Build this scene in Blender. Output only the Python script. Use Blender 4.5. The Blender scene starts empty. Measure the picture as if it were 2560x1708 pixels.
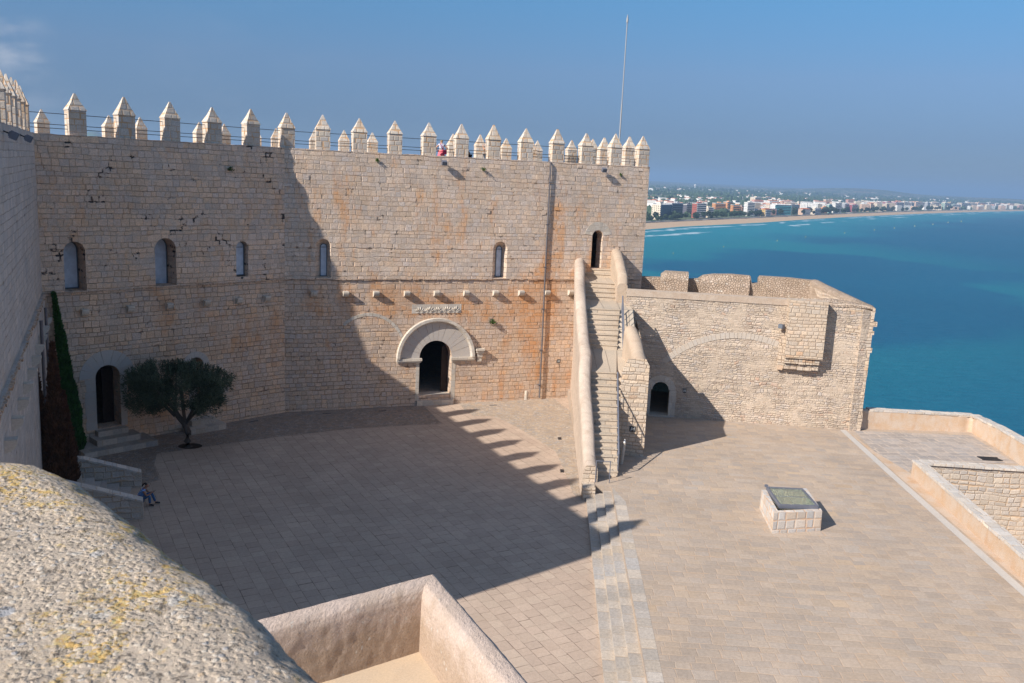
import bpy, bmesh, math, random
from mathutils import Vector, Matrix, noise
from mathutils.geometry import tessellate_polygon
random.seed(7)
S = bpy.context.scene
COL = S.collection
R_ = math.radians

# ---------------------------------------------------------------- camera
F_PX = 2220.0; PITCH = math.atan(420/2220.0); ROLL = 0.0465; CAMH = 15.0
fw = Vector((0, math.cos(PITCH), -math.sin(PITCH)))
up0 = Vector((0, math.sin(PITCH), math.cos(PITCH)))
r0 = Vector((1, 0, 0))
rt = r0*math.cos(ROLL)+up0*math.sin(ROLL)
upv = -r0*math.sin(ROLL)+up0*math.cos(ROLL)
CAMP = Vector((0, 0, CAMH))
cam = bpy.data.cameras.new('camera'); cam.sensor_width = 36; cam.lens = F_PX/2560*36
cam.clip_start = .05; cam.clip_end = 120000
camo = bpy.data.objects.new('camera', cam); COL.objects.link(camo)
camo.matrix_world = Matrix.Translation(CAMP) @ Matrix((rt, upv, -fw)).transposed().to_4x4()
S.camera = camo
cam.dof.use_dof = True; cam.dof.focus_distance = 45; cam.dof.aperture_fstop = 22.0

def ray(x, y): return fw+rt*((x-1280)/F_PX)+upv*((854-y)/F_PX)
def oz(x, y, z=0.0):
    d = ray(x, y); return CAMP+d*((z-CAMH)/d.z)
def opl(x, y, P, n):
    d = ray(x, y); return CAMP+d*((Vector(P)-CAMP).dot(n)/d.dot(n))
def overt(x, y, A):
    d = ray(x, y); t = (A[0]*d.x+A[1]*d.y)/(d.x*d.x+d.y*d.y); return CAMP+d*t

# ---------------------------------------------------------------- light
SUN_AZ, SUN_EL = R_(-129.5), R_(35)
sdir = Vector((math.sin(SUN_AZ)*math.cos(SUN_EL), math.cos(SUN_AZ)*math.cos(SUN_EL), math.sin(SUN_EL)))
sl = bpy.data.lights.new('sun', 'SUN'); sl.energy = 4.5; sl.angle = R_(.53); sl.color = (1, .93, .84)
so = bpy.data.objects.new('sun', sl); COL.objects.link(so)
so.rotation_euler = sdir.to_track_quat('Z', 'Y').to_euler()
W = bpy.data.worlds.new('World'); S.world = W; W.use_nodes = True
wt = W.node_tree; wn = wt.nodes; wl = wt.links
bg = wn['Background']; bg.inputs[1].default_value = .075
sky = wn.new('ShaderNodeTexSky'); sky.sky_type = 'NISHITA'; sky.sun_disc = False
sky.sun_elevation = SUN_EL; sky.sun_rotation = SUN_AZ; sky.altitude = 60
sky.air_density = 1.0; sky.dust_density = 0; sky.ozone_density = 5
wl.new(sky.outputs[0], bg.inputs[0])
S.view_settings.view_transform = 'Standard'; S.view_settings.look = 'None'
S.view_settings.exposure = .65; S.view_settings.gamma = 1
S.render.engine = 'CYCLES'
S.cycles.volume_max_steps = 64; S.cycles.max_bounces = 6; S.cycles.volume_bounces = 0
S.cycles.transparent_max_bounces = 12

# soft cloud patch high at the left of the sky (in the sky itself)
SKY_T = [(0, (.19, .25, .40)), (.05, (.28, .335, .50)), (.11, (.47, .52, .64)), (.19, (.50, .75, .85)), (.27, (.58, .84, .92)), (.38, (1.0, .97, .95)), (.55, (2.35, 1.75, 1.35)), (1, (2.5, 1.85, 1.38))]  # sky tint by elevation; upper stops are an added warm boost for ambient light
def world_cloud():
    tc = wn.new('ShaderNodeTexCoord')
    # summer haze low in the sky: Nishita is too yellow there; unseen zenith brightened to lift the shade
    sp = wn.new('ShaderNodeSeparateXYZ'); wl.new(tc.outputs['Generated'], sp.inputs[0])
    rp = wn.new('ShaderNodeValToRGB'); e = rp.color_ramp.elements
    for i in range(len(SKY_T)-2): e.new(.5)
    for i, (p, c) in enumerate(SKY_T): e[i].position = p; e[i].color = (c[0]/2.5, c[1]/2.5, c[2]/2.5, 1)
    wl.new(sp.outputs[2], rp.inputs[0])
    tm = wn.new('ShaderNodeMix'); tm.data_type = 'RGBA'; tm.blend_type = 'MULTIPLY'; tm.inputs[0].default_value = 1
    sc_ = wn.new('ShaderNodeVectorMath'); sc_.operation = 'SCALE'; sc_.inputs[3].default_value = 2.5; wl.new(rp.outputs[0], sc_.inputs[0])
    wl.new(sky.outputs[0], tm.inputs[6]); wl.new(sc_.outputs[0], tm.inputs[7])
    nz = wn.new('ShaderNodeTexNoise'); nz.inputs['Scale'].default_value = 9; nz.inputs['Detail'].default_value = 6; nz.inputs['Roughness'].default_value = .55
    mp = wn.new('ShaderNodeMapping'); mp.inputs['Scale'].default_value = (1, 1, 2.6)
    wl.new(tc.outputs['Generated'], mp.inputs[0]); wl.new(mp.outputs[0], nz.inputs[0])
    tot = None
    for (px, py, rad, amp) in ((20, 125, .052, .75), (70, 150, .03, .6), (90, 262, .05, .22), (620, 250, .16, .06)):
        d = ray(px, py).normalized()
        dist = wn.new('ShaderNodeVectorMath'); dist.operation = 'DISTANCE'; dist.inputs[1].default_value = d
        nrm = wn.new('ShaderNodeVectorMath'); nrm.operation = 'NORMALIZE'
        wl.new(tc.outputs['Generated'], nrm.inputs[0]); wl.new(nrm.outputs[0], dist.inputs[0])
        mr = wn.new('ShaderNodeMapRange'); mr.interpolation_type = 'SMOOTHSTEP'
        mr.inputs[1].default_value = rad; mr.inputs[2].default_value = 0; mr.inputs[3].default_value = 0; mr.inputs[4].default_value = amp
        wl.new(dist.outputs['Value'], mr.inputs[0])
        if tot is None: tot = mr.outputs[0]
        else:
            a = wn.new('ShaderNodeMath'); a.operation = 'MAXIMUM'; wl.new(tot, a.inputs[0]); wl.new(mr.outputs[0], a.inputs[1]); tot = a.outputs[0]
    ns = wn.new('ShaderNodeMapRange'); ns.interpolation_type = 'SMOOTHSTEP'
    ns.inputs[1].default_value = .42; ns.inputs[2].default_value = .68
    wl.new(nz.outputs[0], ns.inputs[0])
    m = wn.new('ShaderNodeMath'); m.operation = 'MULTIPLY'; wl.new(tot, m.inputs[0]); wl.new(ns.outputs[0], m.inputs[1])
    mx = wn.new('ShaderNodeMix'); mx.data_type = 'RGBA'
    mx.inputs[7].default_value = (4.6, 4.9, 5.6, 1)
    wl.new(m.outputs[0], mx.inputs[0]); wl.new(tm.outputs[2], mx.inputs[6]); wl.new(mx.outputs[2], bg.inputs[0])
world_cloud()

# ---------------------------------------------------------------- node helpers
class NT:
    def __init__(s, name):
        s.mat = bpy.data.materials.new(name); s.mat.use_nodes = True
        s.t = s.mat.node_tree; s.n = s.t.nodes; s.l = s.t.links
        s.bsdf = s.n['Principled BSDF']; s.bsdf.inputs['Roughness'].default_value = .9
        s.bsdf.inputs['Specular IOR Level'].default_value = .25
    def put(s, sock, v):
        if isinstance(v, (int, float)): sock.default_value = v
        elif isinstance(v, (tuple, list)):
            sock.default_value = (*v, 1) if len(v) == 3 and sock.type == 'RGBA' else v
        else: s.l.new(v, sock)
    def m(s, op, a, b=None, c=None):
        n = s.n.new('ShaderNodeMath'); n.operation = op
        s.put(n.inputs[0], a)
        if b is not None: s.put(n.inputs[1], b)
        if c is not None: s.put(n.inputs[2], c)
        return n.outputs[0]
    def mix(s, f, a, b, mode='MIX'):
        n = s.n.new('ShaderNodeMix'); n.data_type = 'RGBA'; n.blend_type = mode
        s.put(n.inputs[0], f); s.put(n.inputs[6], a); s.put(n.inputs[7], b)
        return n.outputs[2]
    def ss(s, x, a, b, lo=0.0, hi=1.0, lin=False):
        n = s.n.new('ShaderNodeMapRange'); n.interpolation_type = 'LINEAR' if lin else 'SMOOTHSTEP'
        s.put(n.inputs[0], x); s.put(n.inputs[1], a); s.put(n.inputs[2], b); s.put(n.inputs[3], lo); s.put(n.inputs[4], hi)
        return n.outputs[0]
    def noise(s, vec, scale, detail=3, rough=.55, dim='3D', w=None, out=0):
        n = s.n.new('ShaderNodeTexNoise'); n.noise_dimensions = dim
        n.inputs['Scale'].default_value = scale; n.inputs['Detail'].default_value = detail; n.inputs['Roughness'].default_value = rough
        if dim != '1D': s.put(n.inputs['Vector'], vec)
        if w is not None: s.put(n.inputs['W'], w)
        return n.outputs[out]
    def white(s, vec, out=1):
        n = s.n.new('ShaderNodeTexWhiteNoise'); n.noise_dimensions = '2D'; s.put(n.inputs['Vector'], vec)
        return n.outputs[out]
    def xyz(s, x, y, z=0.0):
        n = s.n.new('ShaderNodeCombineXYZ'); s.put(n.inputs[0], x); s.put(n.inputs[1], y); s.put(n.inputs[2], z); return n.outputs[0]
    def sep(s, v):
        n = s.n.new('ShaderNodeSeparateXYZ'); s.put(n.inputs[0], v); return n.outputs
    def uv(s): return s.n.new('ShaderNodeUVMap').outputs[0]
    def pos(s): return s.n.new('ShaderNodeNewGeometry').outputs['Position']
    def scl(s, v, k):
        n = s.n.new('ShaderNodeVectorMath'); n.operation = 'MULTIPLY'; s.put(n.inputs[0], v); n.inputs[1].default_value = k; return n.outputs[0]
    def add(s, v, w):
        n = s.n.new('ShaderNodeVectorMath'); n.operation = 'ADD'; s.put(n.inputs[0], v); s.put(n.inputs[1], w); return n.outputs[0]
    def ramp(s, x, stops, const=False):
        n = s.n.new('ShaderNodeValToRGB'); e = n.color_ramp.elements
        n.color_ramp.interpolation = 'CONSTANT' if const else 'LINEAR'
        while len(e) < len(stops): e.new(.5)
        for i, (p, c) in enumerate(stops): e[i].position = p; e[i].color = (*c, 1)
        s.put(n.inputs[0], x); return n.outputs[0]
    def bump(s, h, dist=.02, strength=1.0):
        n = s.n.new('ShaderNodeBump'); n.inputs['Distance'].default_value = dist; n.inputs['Strength'].default_value = strength
        s.put(n.inputs['Height'], h); s.l.new(n.outputs[0], s.bsdf.inputs['Normal'])
    def color(s, c): s.put(s.bsdf.inputs['Base Color'], c)

def plain(name, c, rough=.8, metal=0.0, spec=.3, var=0.0, vs=6):
    k = NT(name); k.bsdf.inputs['Roughness'].default_value = rough; k.bsdf.inputs['Metallic'].default_value = metal
    k.bsdf.inputs['Specular IOR Level'].default_value = spec
    if var:
        nz = k.noise(k.pos(), vs, 4)
        k.color(k.mix(k.ss(nz, .3, .7, 0, 1), tuple(x*(1-var) for x in c), tuple(min(1, x*(1+var)) for x in c)))
    else: k.color(c)
    return k.mat

def masonry(name, w, h, stops, mortar, mw=.012, wob=.05, jag=.02, rowvar=.35, stain=0.0, stain_c=(.42, .19, .07),
            grey=0.0, dark=0.0, dark_c=(.035, .03, .03), fine=.25, bump=.03, mort_patch=0.0, mort_c2=(.42, .22, .1), blotch=.3,
            stain_scale=.22, speck=14, zshift=None, merge=0.0, stain_lo=.5, jv=(.3, .62, .25), zones=(), dark_s=1.3, dark_t=.60, tone=.22, rough2=0.0, macro=.10, smear=0.0, smear_c=(.5, .41, .32)):
    """courses of stones in metres, in the object's UVs"""
    k = NT(name); uv = k.uv(); o = k.sep(uv); u, v = o[0], o[1]
    n1 = k.sep(k.noise(uv, .9, 2, .5, out=1))
    n2 = k.sep(k.noise(uv, 5.0, 3, .6, out=1))
    u = k.m('ADD', u, k.m('MULTIPLY_ADD', n1[0], wob*2, -wob)); v = k.m('ADD', v, k.m('MULTIPLY_ADD', n1[1], wob*2, -wob))
    u = k.m('ADD', u, k.m('MULTIPLY_ADD', n2[0], jag*2, -jag)); v = k.m('ADD', v, k.m('MULTIPLY_ADD', n2[1], jag*2, -jag))
    vr = k.m('DIVIDE', v, h)
    vr = k.m('ADD', vr, k.m('MULTIPLY', k.noise(None, .7, 1, .5, '1D', w=vr), rowvar*2))
    row = k.m('FLOOR', vr); fv = k.m('FRACT', vr)
    ur = k.m('ADD', k.m('DIVIDE', u, w), k.m('MULTIPLY', k.sep(k.white(k.xyz(row, 3.7)))[0], 9.0))
    ur = k.m('ADD', ur, k.m('MULTIPLY', k.noise(k.xyz(ur, k.m('MULTIPLY', row, 13.37)), .8, 1, .5, '2D'), .9))
    cell = k.m('FLOOR', ur); fu = k.m('FRACT', ur)
    rnd = k.sep(k.white(k.xyz(cell, row)))
    du = k.m('MULTIPLY', k.m('MINIMUM', fu, k.m('SUBTRACT', 1, fu)), w)
    dv = k.m('MULTIPLY', k.m('MINIMUM', fv, k.m('SUBTRACT', 1, fv)), h)
    if merge:   # some vertical joints vanish
        du = k.m('ADD', du, k.m('MULTIPLY', k.m('GREATER_THAN', rnd[2], 1-merge), .2))
    d = k.m('MINIMUM', du, dv)
    mwn = k.m('MULTIPLY', k.ss(k.noise(uv, 1.7, 3), .35, .75, .35, 1.9), mw)
    mort = k.ss(d, mwn, k.m('MULTIPLY', mwn, 1.9), 1, 0)
    mort = k.m('MULTIPLY', mort, k.ss(k.noise(k.add(uv, (41, 13, 0)), 1.4, 4, .65), jv[0], jv[1], jv[2], 1))
    col = k.ramp(rnd[0], stops)
    fn = k.noise(uv, speck, 5, .78)
    if rough2: fn = k.m('ADD', k.m('MULTIPLY', fn, 1-rough2), k.m('MULTIPLY', k.noise(k.scl(uv, (1, 1.3, 1)), 5.5, 5, .8), rough2))
    bl = k.noise(uv, .8, 5, .65)
    col = k.mix(k.ss(bl, .3, .7, 0, blotch), col, k.ramp(rnd[1], stops))
    val = k.m('MULTIPLY', k.ss(fn, .3, .7, 1-fine, 1+fine, True), k.m('MULTIPLY_ADD', rnd[1], tone, 1-tone/2))
    mv = k.ss(k.noise(k.add(uv, (13, 57, 0)), .32, 6, .62), .3, .7, 1-macro, 1+macro, True); val = k.m('MULTIPLY', val, mv)
    col = k.mix(1.0, col, k.xyz(val, val, val), 'MULTIPLY')
    if stain:
        sv = k.scl(uv, (1, .38, 1))
        s1 = k.noise(sv, stain_scale*4, 6, .68); s2 = k.noise(k.scl(uv, (1, .12, 1)), 1.6, 4, .6)
        raw = k.m('ADD', k.m('MULTIPLY', s1, .65), k.m('MULTIPLY', s2, .35))
        for (zu, zv, wu, wv_, am) in zones:      # places the photo shows rusty
            gx = k.m('DIVIDE', k.m('SUBTRACT', o[0], zu), wu); gy = k.m('DIVIDE', k.m('SUBTRACT', o[1], zv), wv_)
            raw = k.m('ADD', raw, k.ss(k.m('ADD', k.m('MULTIPLY', gx, gx), k.m('MULTIPLY', gy, gy)), 0, 1, am, 0))
        sm = k.ss(raw, stain_lo, stain_lo+.17, 0, stain)
        sm = k.m('MULTIPLY', sm, k.ss(rnd[2], 0, .8, .55, 1.0, True))
        col = k.mix(sm, col, stain_c)
    if grey:
        g1 = k.ss(k.noise(k.add(uv, (31, 7, 0)), .55, 5, .6), .52, .7, 0, grey); col = k.mix(g1, col, (.36, .35, .35))
    mc = mortar
    if mort_patch: mc = k.mix(k.ss(k.noise(k.add(uv, (5, 9, 0)), 1.1, 4), .45, .6, 0, mort_patch), mortar, mort_c2)
    col = k.mix(mort, col, mc)
    hgt = k.m('ADD', k.ss(d, 0, mw*3.2, 0, .6), k.m('ADD', k.m('MULTIPLY', fn, .5), k.m('MULTIPLY', rnd[1], .2)))
    if smear:    # old mortar and render rubbed over the stones
        ov = k.m('MULTIPLY', k.ss(k.m('ADD', k.m('MULTIPLY', k.noise(k.add(uv, (71, 5, 0)), .8, 6, .7), .75), k.m('MULTIPLY', k.noise(k.add(uv, (7, 51, 0)), 5, 4, .7), .25)), .47, .57), smear)
        col = k.mix(ov, col, k.mix(1.0, smear_c, k.xyz(val, val, val), 'MULTIPLY'))
        flat = k.m('MULTIPLY_ADD', fn, .5, .45); hgt = k.m('ADD', k.m('MULTIPLY', hgt, k.m('SUBTRACT', 1, ov)), k.m('MULTIPLY', flat, ov))
    if dark:
        dk = k.m('MULTIPLY', k.ss(k.noise(k.add(uv, (3, 17, 0)), dark_s, 5, .7), dark_t, dark_t+.05, 0, 1), k.ss(d, .03, .075, 1, 0))
        dk = k.m('MULTIPLY', dk, dark)
        col = k.mix(dk, col, dark_c); hgt = k.m('SUBTRACT', hgt, k.m('MULTIPLY', dk, .8))
    k.color(col); k.bump(hgt, bump)
    return k.mat

def rubble(name, scale, stops, mortar, vs=1.5, mw=.06, fine=.25, bump=.05, stain=.3, stain_c=(.5, .3, .16), rot=False, rnd=1.0, patch=.55):
    k = NT(name); uv = k.uv()
    n1 = k.noise(uv, 2.2, 3, .6, out=1)
    v = k.add(k.scl(uv, (1, vs, 1)), k.scl(n1, (.16, .16, 0)))
    def vor(feat, out):
        n = k.n.new('ShaderNodeTexVoronoi'); n.voronoi_dimensions = '2D'; n.feature = feat; n.inputs['Scale'].default_value = scale
        n.inputs['Randomness'].default_value = rnd; k.put(n.inputs['Vector'], v); return n.outputs[out]
    de = vor('DISTANCE_TO_EDGE', 0); cc = k.sep(vor('F1', 1))
    fn = k.noise(uv, 16, 5, .7)
    col = k.ramp(cc[0], stops)
    val = k.m('MULTIPLY', k.ss(fn, .25, .75, 1-fine, 1+fine, True), k.m('MULTIPLY_ADD', cc[1], .3, .85))
    col = k.mix(1.0, col, k.xyz(val, val, val), 'MULTIPLY')
    if stain: col = k.mix(k.ss(k.noise(uv, .7, 5, .65), .5, .75, 0, stain), col, stain_c)
    over = k.ss(k.noise(k.add(uv, (9, 4, 0)), .9, 4, .6), .45, .6, 0, patch)   # mortar smeared over the stones
    mo = k.m('MAXIMUM', k.ss(de, mw*.5, mw*1.6, 1, 0), k.m('MULTIPLY', over, k.ss(fn, .4, .6, .5, 1)))
    col = k.mix(mo, col, k.mix(k.ss(k.noise(uv, 1.3, 3), .4, .6), mortar, tuple(c*.8 for c in mortar)))
    crack = k.m('MULTIPLY', k.ss(de, .0, mw*.45, 1, 0), k.ss(k.noise(k.add(uv, (2, 2, 0)), .8, 3), .48, .58, 0, .75))
    col = k.mix(crack, col, (.1, .075, .055))
    k.color(col); k.bump(k.m('ADD', k.m('SUBTRACT', k.ss(de, 0, mw*3, 0, .7), k.m('MULTIPLY', over, .3)), k.m('MULTIPLY', fn, .45)), bump)
    return k.mat

def plaster(name, c1, c2, c3, bump=.02, sc=1.0, drips=.4, grain=.25):
    k = NT(name); p = k.uv()
    n1 = k.noise(p, 1.1*sc, 6, .65); n2 = k.noise(k.scl(p, (1, .35, 1)), 2.5*sc, 5, .6); fn = k.noise(p, 22*sc, 5, .7)
    col = k.mix(k.ss(n1, .35, .65), c1, c2)
    col = k.mix(k.ss(n2, .5, .7, 0, drips), col, c3)
    val = k.ss(fn, .25, .75, 1-grain, 1+grain, True)
    col = k.mix(1.0, col, k.xyz(val, val, val), 'MULTIPLY')
    k.color(col); k.bump(k.m('ADD', k.m('MULTIPLY', fn, .5), k.m('MULTIPLY', n1, 1.0)), bump)
    return k.mat

WARM = [(0, (.50, .40, .30)), (.3, (.44, .37, .31)), (.55, (.55, .44, .33)), (.8, (.43, .41, .39)), (1, (.54, .39, .26))]
MAT = {}
ZF = [(16.6, 5.5, 2.0, 5.0, .16), (5.0, 6.8, 6.5, 1.5, .15), (13.5, 6.6, 4.5, 1.7, .15), (9.5, 6.4, 3.5, 1.2, .12), (9.5, 12.2, 4.5, 3.5, .07), (19.0, 10.5, 3.5, 4, .08), (1.0, 12.5, 1.6, 3.5, .09), (16.0, 1.0, 6.5, 1.6, .09), (3.2, 11.5, .8, 4.5, .10), (17.3, 9, .9, 7, .11)]
ZL = [(6.0, 6.9, .8, 1.5, .16), (10.5, 6.0, 3.5, 2.6, .08), (13.2, 4, 1.2, 4, .1), (5.5, 1.2, 4.5, 1.4, .13), (.9, 12, 2.0, 4, .10), (12, 13, 2.2, 2, .06)]
MAT['facade_up'] = masonry('limestone ashlar upper', .385, .285, [(0, (0.652, 0.499, 0.380)), (.25, (0.679, 0.511, 0.370)), (.5, (0.613, 0.499, 0.424)), (.75, (0.691, 0.499, 0.348)), (1, (0.574, 0.499, 0.446))],
    (0.474, 0.366, 0.275), .008, .09, .03, .5, stain=.95, stain_c=(0.679, 0.345, 0.152), grey=.45, dark=.6, fine=.40, bump=.06, mort_patch=.6, mort_c2=(0.652, 0.356, 0.185), blotch=.6, merge=.16, zones=ZF, stain_lo=.53, rough2=.35, jv=(.32, .64, .12), smear=.5, smear_c=(.52, .44, .375))
MAT['facade_left'] = masonry('shaded limestone ashlar upper', .39, .29, [(0, (0.682, 0.486, 0.345)), (.25, (0.709, 0.499, 0.336)), (.5, (0.641, 0.486, 0.385)), (.75, (0.722, 0.486, 0.316)), (1, (0.574, 0.475, 0.405))],
    (0.492, 0.373, 0.281), .008, .09, .03, .45, stain=.7, stain_c=(0.654, 0.335, 0.158), grey=.5, dark=1.0, fine=.42, bump=.06, mort_patch=.6, blotch=.6, merge=.16, zones=ZL, stain_lo=.54, dark_s=.75, dark_t=.585, dark_c=(0.064, 0.055, 0.052), rough2=.35, jv=(.32, .64, .12), smear=.5, smear_c=(.53, .45, .39))
MAT['facade_low'] = masonry('limestone ashlar lower', .38, .275, [(0, (0.607, 0.445, 0.330)), (.3, (0.573, 0.435, 0.339)), (.5, (0.541, 0.435, 0.369)), (.75, (0.628, 0.445, 0.310)), (1, (0.628, 0.424, 0.281))],
    (0.420, 0.301, 0.210), .009, .08, .03, .4, stain=.9, stain_c=(0.596, 0.293, 0.126), grey=.35, dark=.5, fine=.42, bump=.06, mort_patch=.4, blotch=.5, merge=.06, zones=ZF, stain_lo=.53, jv=(.3, .6, .4), rough2=.35, smear=.35, smear_c=(.54, .44, .35))
MAT['left_low'] = masonry('shaded limestone ashlar lower', .39, .28, [(0, (0.651, 0.467, 0.325)), (.3, (0.603, 0.446, 0.336)), (.5, (0.543, 0.435, 0.364)), (.75, (0.676, 0.467, 0.307)), (1, (0.603, 0.392, 0.259))],
    (0.416, 0.304, 0.216), .009, .07, .025, .4, stain=.75, stain_c=(0.603, 0.308, 0.144), grey=.4, dark=.5, fine=.42, bump=.06, mort_patch=.4, blotch=.45, merge=.06, zones=ZL, stain_lo=.53, jv=(.3, .6, .4), rough2=.35, smear=.4, smear_c=(.55, .45, .37))
MAT['wing'] = masonry('grey limestone ashlar', .45, .28, [(0, (0.488, 0.437, 0.399)), (.3, (0.544, 0.470, 0.410)), (.6, (0.431, 0.405, 0.389)), (1, (0.532, 0.459, 0.389))],
    (0.375, 0.306, 0.252), .008, .06, .03, .4, stain=.4, stain_c=(0.511, 0.339, 0.210), grey=.6, dark=.5, fine=.25, bump=.03, blotch=.5, smear=.5, smear_c=(.46, .42, .39))
MAT['merlon'] = masonry('pale merlon stone', .42, .31, [(0, (.56, .49, .41)), (.5, (.50, .46, .42)), (1, (.58, .50, .40))],
    (.52, .33, .19), .017, .03, .02, .35, stain=.75, stain_c=(.53, .35, .2), fine=.3, bump=.025, blotch=.4, stain_scale=.5, stain_lo=.48)
MAT['dressed'] = masonry('dressed pale stone', .6, .4, [(0, (.56, .49, .41)), (.5, (.52, .48, .43)), (1, (.58, .50, .40))],
    (.42, .33, .25), .006, .02, .008, .2, stain=.3, stain_c=(.54, .40, .27), fine=.2, bump=.015)
MAT['pave_yard'] = masonry('courtyard flagstones', .50, .5, [(0, (0.421, 0.323, 0.255)), (.5, (0.439, 0.336, 0.263)), (1, (0.448, 0.352, 0.276))],
    (0.175, 0.128, 0.099), .0055, .02, .005, .25, stain=.3, stain_c=(0.405, 0.295, 0.219), fine=.12, bump=.006, blotch=.5, speck=9, jv=(.3, .55, .5), tone=.10)
MAT['pave_terrace'] = masonry('terrace flagstones', .62, .40, [(0, (0.407, 0.322, 0.252)), (.35, (0.374, 0.310, 0.259)), (.7, (0.423, 0.327, 0.245)), (.9, (0.358, 0.306, 0.263)), (1, (0.439, 0.327, 0.227))],
    (0.464, 0.333, 0.233), .010, .07, .022, .45, stain=.25, stain_c=(0.455, 0.333, 0.227), fine=.16, bump=.008, blotch=.75, speck=8, mort_patch=.6, mort_c2=(0.407, 0.327, 0.255), jv=(.33, .6, .3), tone=.16)
MAT['pave_bastion'] = masonry('bastion flagstones', .60, .52, [(0, (0.377, 0.320, 0.279)), (.5, (0.336, 0.303, 0.283)), (1, (0.402, 0.336, 0.287))],
    (0.492, 0.402, 0.328), .026, .06, .025, .4, fine=.2, bump=.012, speck=8, jv=(.3, .6, .3))
MAT['step'] = masonry('step slabs', .62, 9.0, [(0, (0.446, 0.381, 0.321)), (.3, (0.344, 0.326, 0.312)), (.5, (0.456, 0.391, 0.326)), (.75, (0.391, 0.349, 0.312)), (1, (0.474, 0.395, 0.312))],
    (0.428, 0.335, 0.251), .010, .02, .015, .0, stain=.3, stain_c=(0.465, 0.372, 0.279), fine=.25, bump=.012, speck=9, tone=.30, blotch=.2)
MAT['steps_stair'] = masonry('worn stair stone', .55, 11.0, [(0, (0.495, 0.405, 0.315)), (.5, (0.450, 0.387, 0.315)), (1, (0.513, 0.414, 0.315))],
    (0.270, 0.198, 0.144), .010, .03, .03, .0, stain=.4, stain_c=(0.495, 0.378, 0.270), fine=.28, bump=.03, merge=.4)
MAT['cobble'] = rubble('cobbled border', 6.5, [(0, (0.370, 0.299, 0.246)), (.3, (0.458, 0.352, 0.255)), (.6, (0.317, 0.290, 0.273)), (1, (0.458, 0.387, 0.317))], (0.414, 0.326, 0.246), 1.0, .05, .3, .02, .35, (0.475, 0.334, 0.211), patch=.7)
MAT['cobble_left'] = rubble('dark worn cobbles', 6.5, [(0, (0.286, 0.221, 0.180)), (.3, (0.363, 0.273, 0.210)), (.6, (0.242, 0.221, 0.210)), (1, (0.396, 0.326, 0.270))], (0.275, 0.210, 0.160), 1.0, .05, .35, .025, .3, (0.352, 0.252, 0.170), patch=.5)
MAT['rubble'] = masonry('rubble masonry', .26, .135, [(0, (0.481, 0.391, 0.312)), (.25, (0.535, 0.435, 0.339)), (.5, (0.464, 0.408, 0.367)), (.75, (0.553, 0.444, 0.330)), (.93, (0.501, 0.408, 0.339)), (1, (0.518, 0.338, 0.238))],
    (0.446, 0.346, 0.267), .013, .22, .055, .6, stain=.7, stain_c=(0.553, 0.444, 0.339), fine=.26, bump=.06, merge=.15, blotch=.55, dark=.22, dark_c=(0.187, 0.133, 0.100), dark_s=.8, dark_t=.55, jv=(.38, .66, 0), speck=12, stain_lo=.5, smear=.8, smear_c=(.50, .405, .315))
MAT['rubble_block'] = masonry('coursed block masonry', .38, .21, [(0, (0.532, 0.422, 0.332)), (.35, (0.579, 0.467, 0.358)), (.65, (0.503, 0.440, 0.375)), (.93, (0.579, 0.440, 0.306)), (1, (0.532, 0.333, 0.210))],
    (0.410, 0.305, 0.218), .013, .09, .045, .5, stain=.3, stain_c=(0.560, 0.413, 0.279), fine=.28, bump=.05, blotch=.5, jv=(.3, .6, .3), smear=.35, smear_c=(.50, .405, .315))
MAT['pit'] = masonry('yard wall masonry', .42, .25, [(0, (.45, .40, .35)), (.4, (.52, .45, .38)), (.7, (.42, .40, .39)), (1, (.53, .45, .36))],
    (.52, .38, .26), .016, .12, .05, .6, stain=.4, stain_c=(.55, .40, .28), fine=.25, bump=.05, blotch=.5, jv=(.3, .6, .2), smear=.6, smear_c=(.48, .41, .34))
MAT['curb_plaster'] = plaster('weathered curb render', (.45, .35, .27), (.50, .41, .33), (.38, .28, .2), .05, 1.3, .5, .35)
MAT['arch_band'] = plaster('weathered arch blocks', (.47, .42, .37), (.52, .44, .36), (.44, .36, .28), .03, 1.4, .4, .3)
MAT['strip'] = plaster('grey cement strip', (.46, .43, .40), (.50, .46, .42), (.42, .37, .32), .006, .5, .3, .12)
MAT['plaster'] = plaster('lime render', (.50, .395, .30), (.47, .36, .27), (.40, .29, .2), .05, 1.2, .5, .36)
MAT['plaster_dark'] = rubble('weathered rough render', 6.0, [(0, (.46, .37, .30)), (.5, (.42, .33, .26)), (.9, (.44, .34, .27)), (1, (.55, .5, .44))], (.44, .335, .25), 1.2, .08, .4, .07, .6, (.37, .26, .185), patch=1.0)
MAT['plaster_peach'] = plaster('peach render', (0.495, 0.352, 0.240), (0.512, 0.414, 0.333), (0.444, 0.264, 0.148), .02, 1, .5)
MAT['plaster_pink'] = plaster('worn parapet render', (.55, .45, .37), (.48, .385, .31), (.36, .27, .2), .05, 1.6, .6, .38)
MAT['coping'] = masonry('pale coping stone', .5, .9, [(0, (.56, .50, .44)), (.5, (.50, .47, .44)), (1, (.60, .52, .43))], (.5, .38, .28), .015, .03, .02, .2, fine=.2, bump=.02)
MAT['screed'] = plaster('terrace screed', (.56, .43, .30), (.52, .41, .30), (.48, .36, .25), .006, 1.5, .3, .15)
MAT['alabaster'] = plain('alabaster pane', (.55, .60, .68), .5, 0, .4, .12, 3)
MAT['alab_frame'] = plain('grey window frame', (.13, .15, .18), .5)
MAT['dark_metal'] = plain('dark metal', (.045, .045, .05), .5, .6)
MAT['grey_metal'] = plain('grey painted metal', (.17, .18, .22), .45, .3, .4, .1)
MAT['pipe'] = plain('lead grey pipe', (.16, .15, .16), .5, .4, .3, .1)
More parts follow.
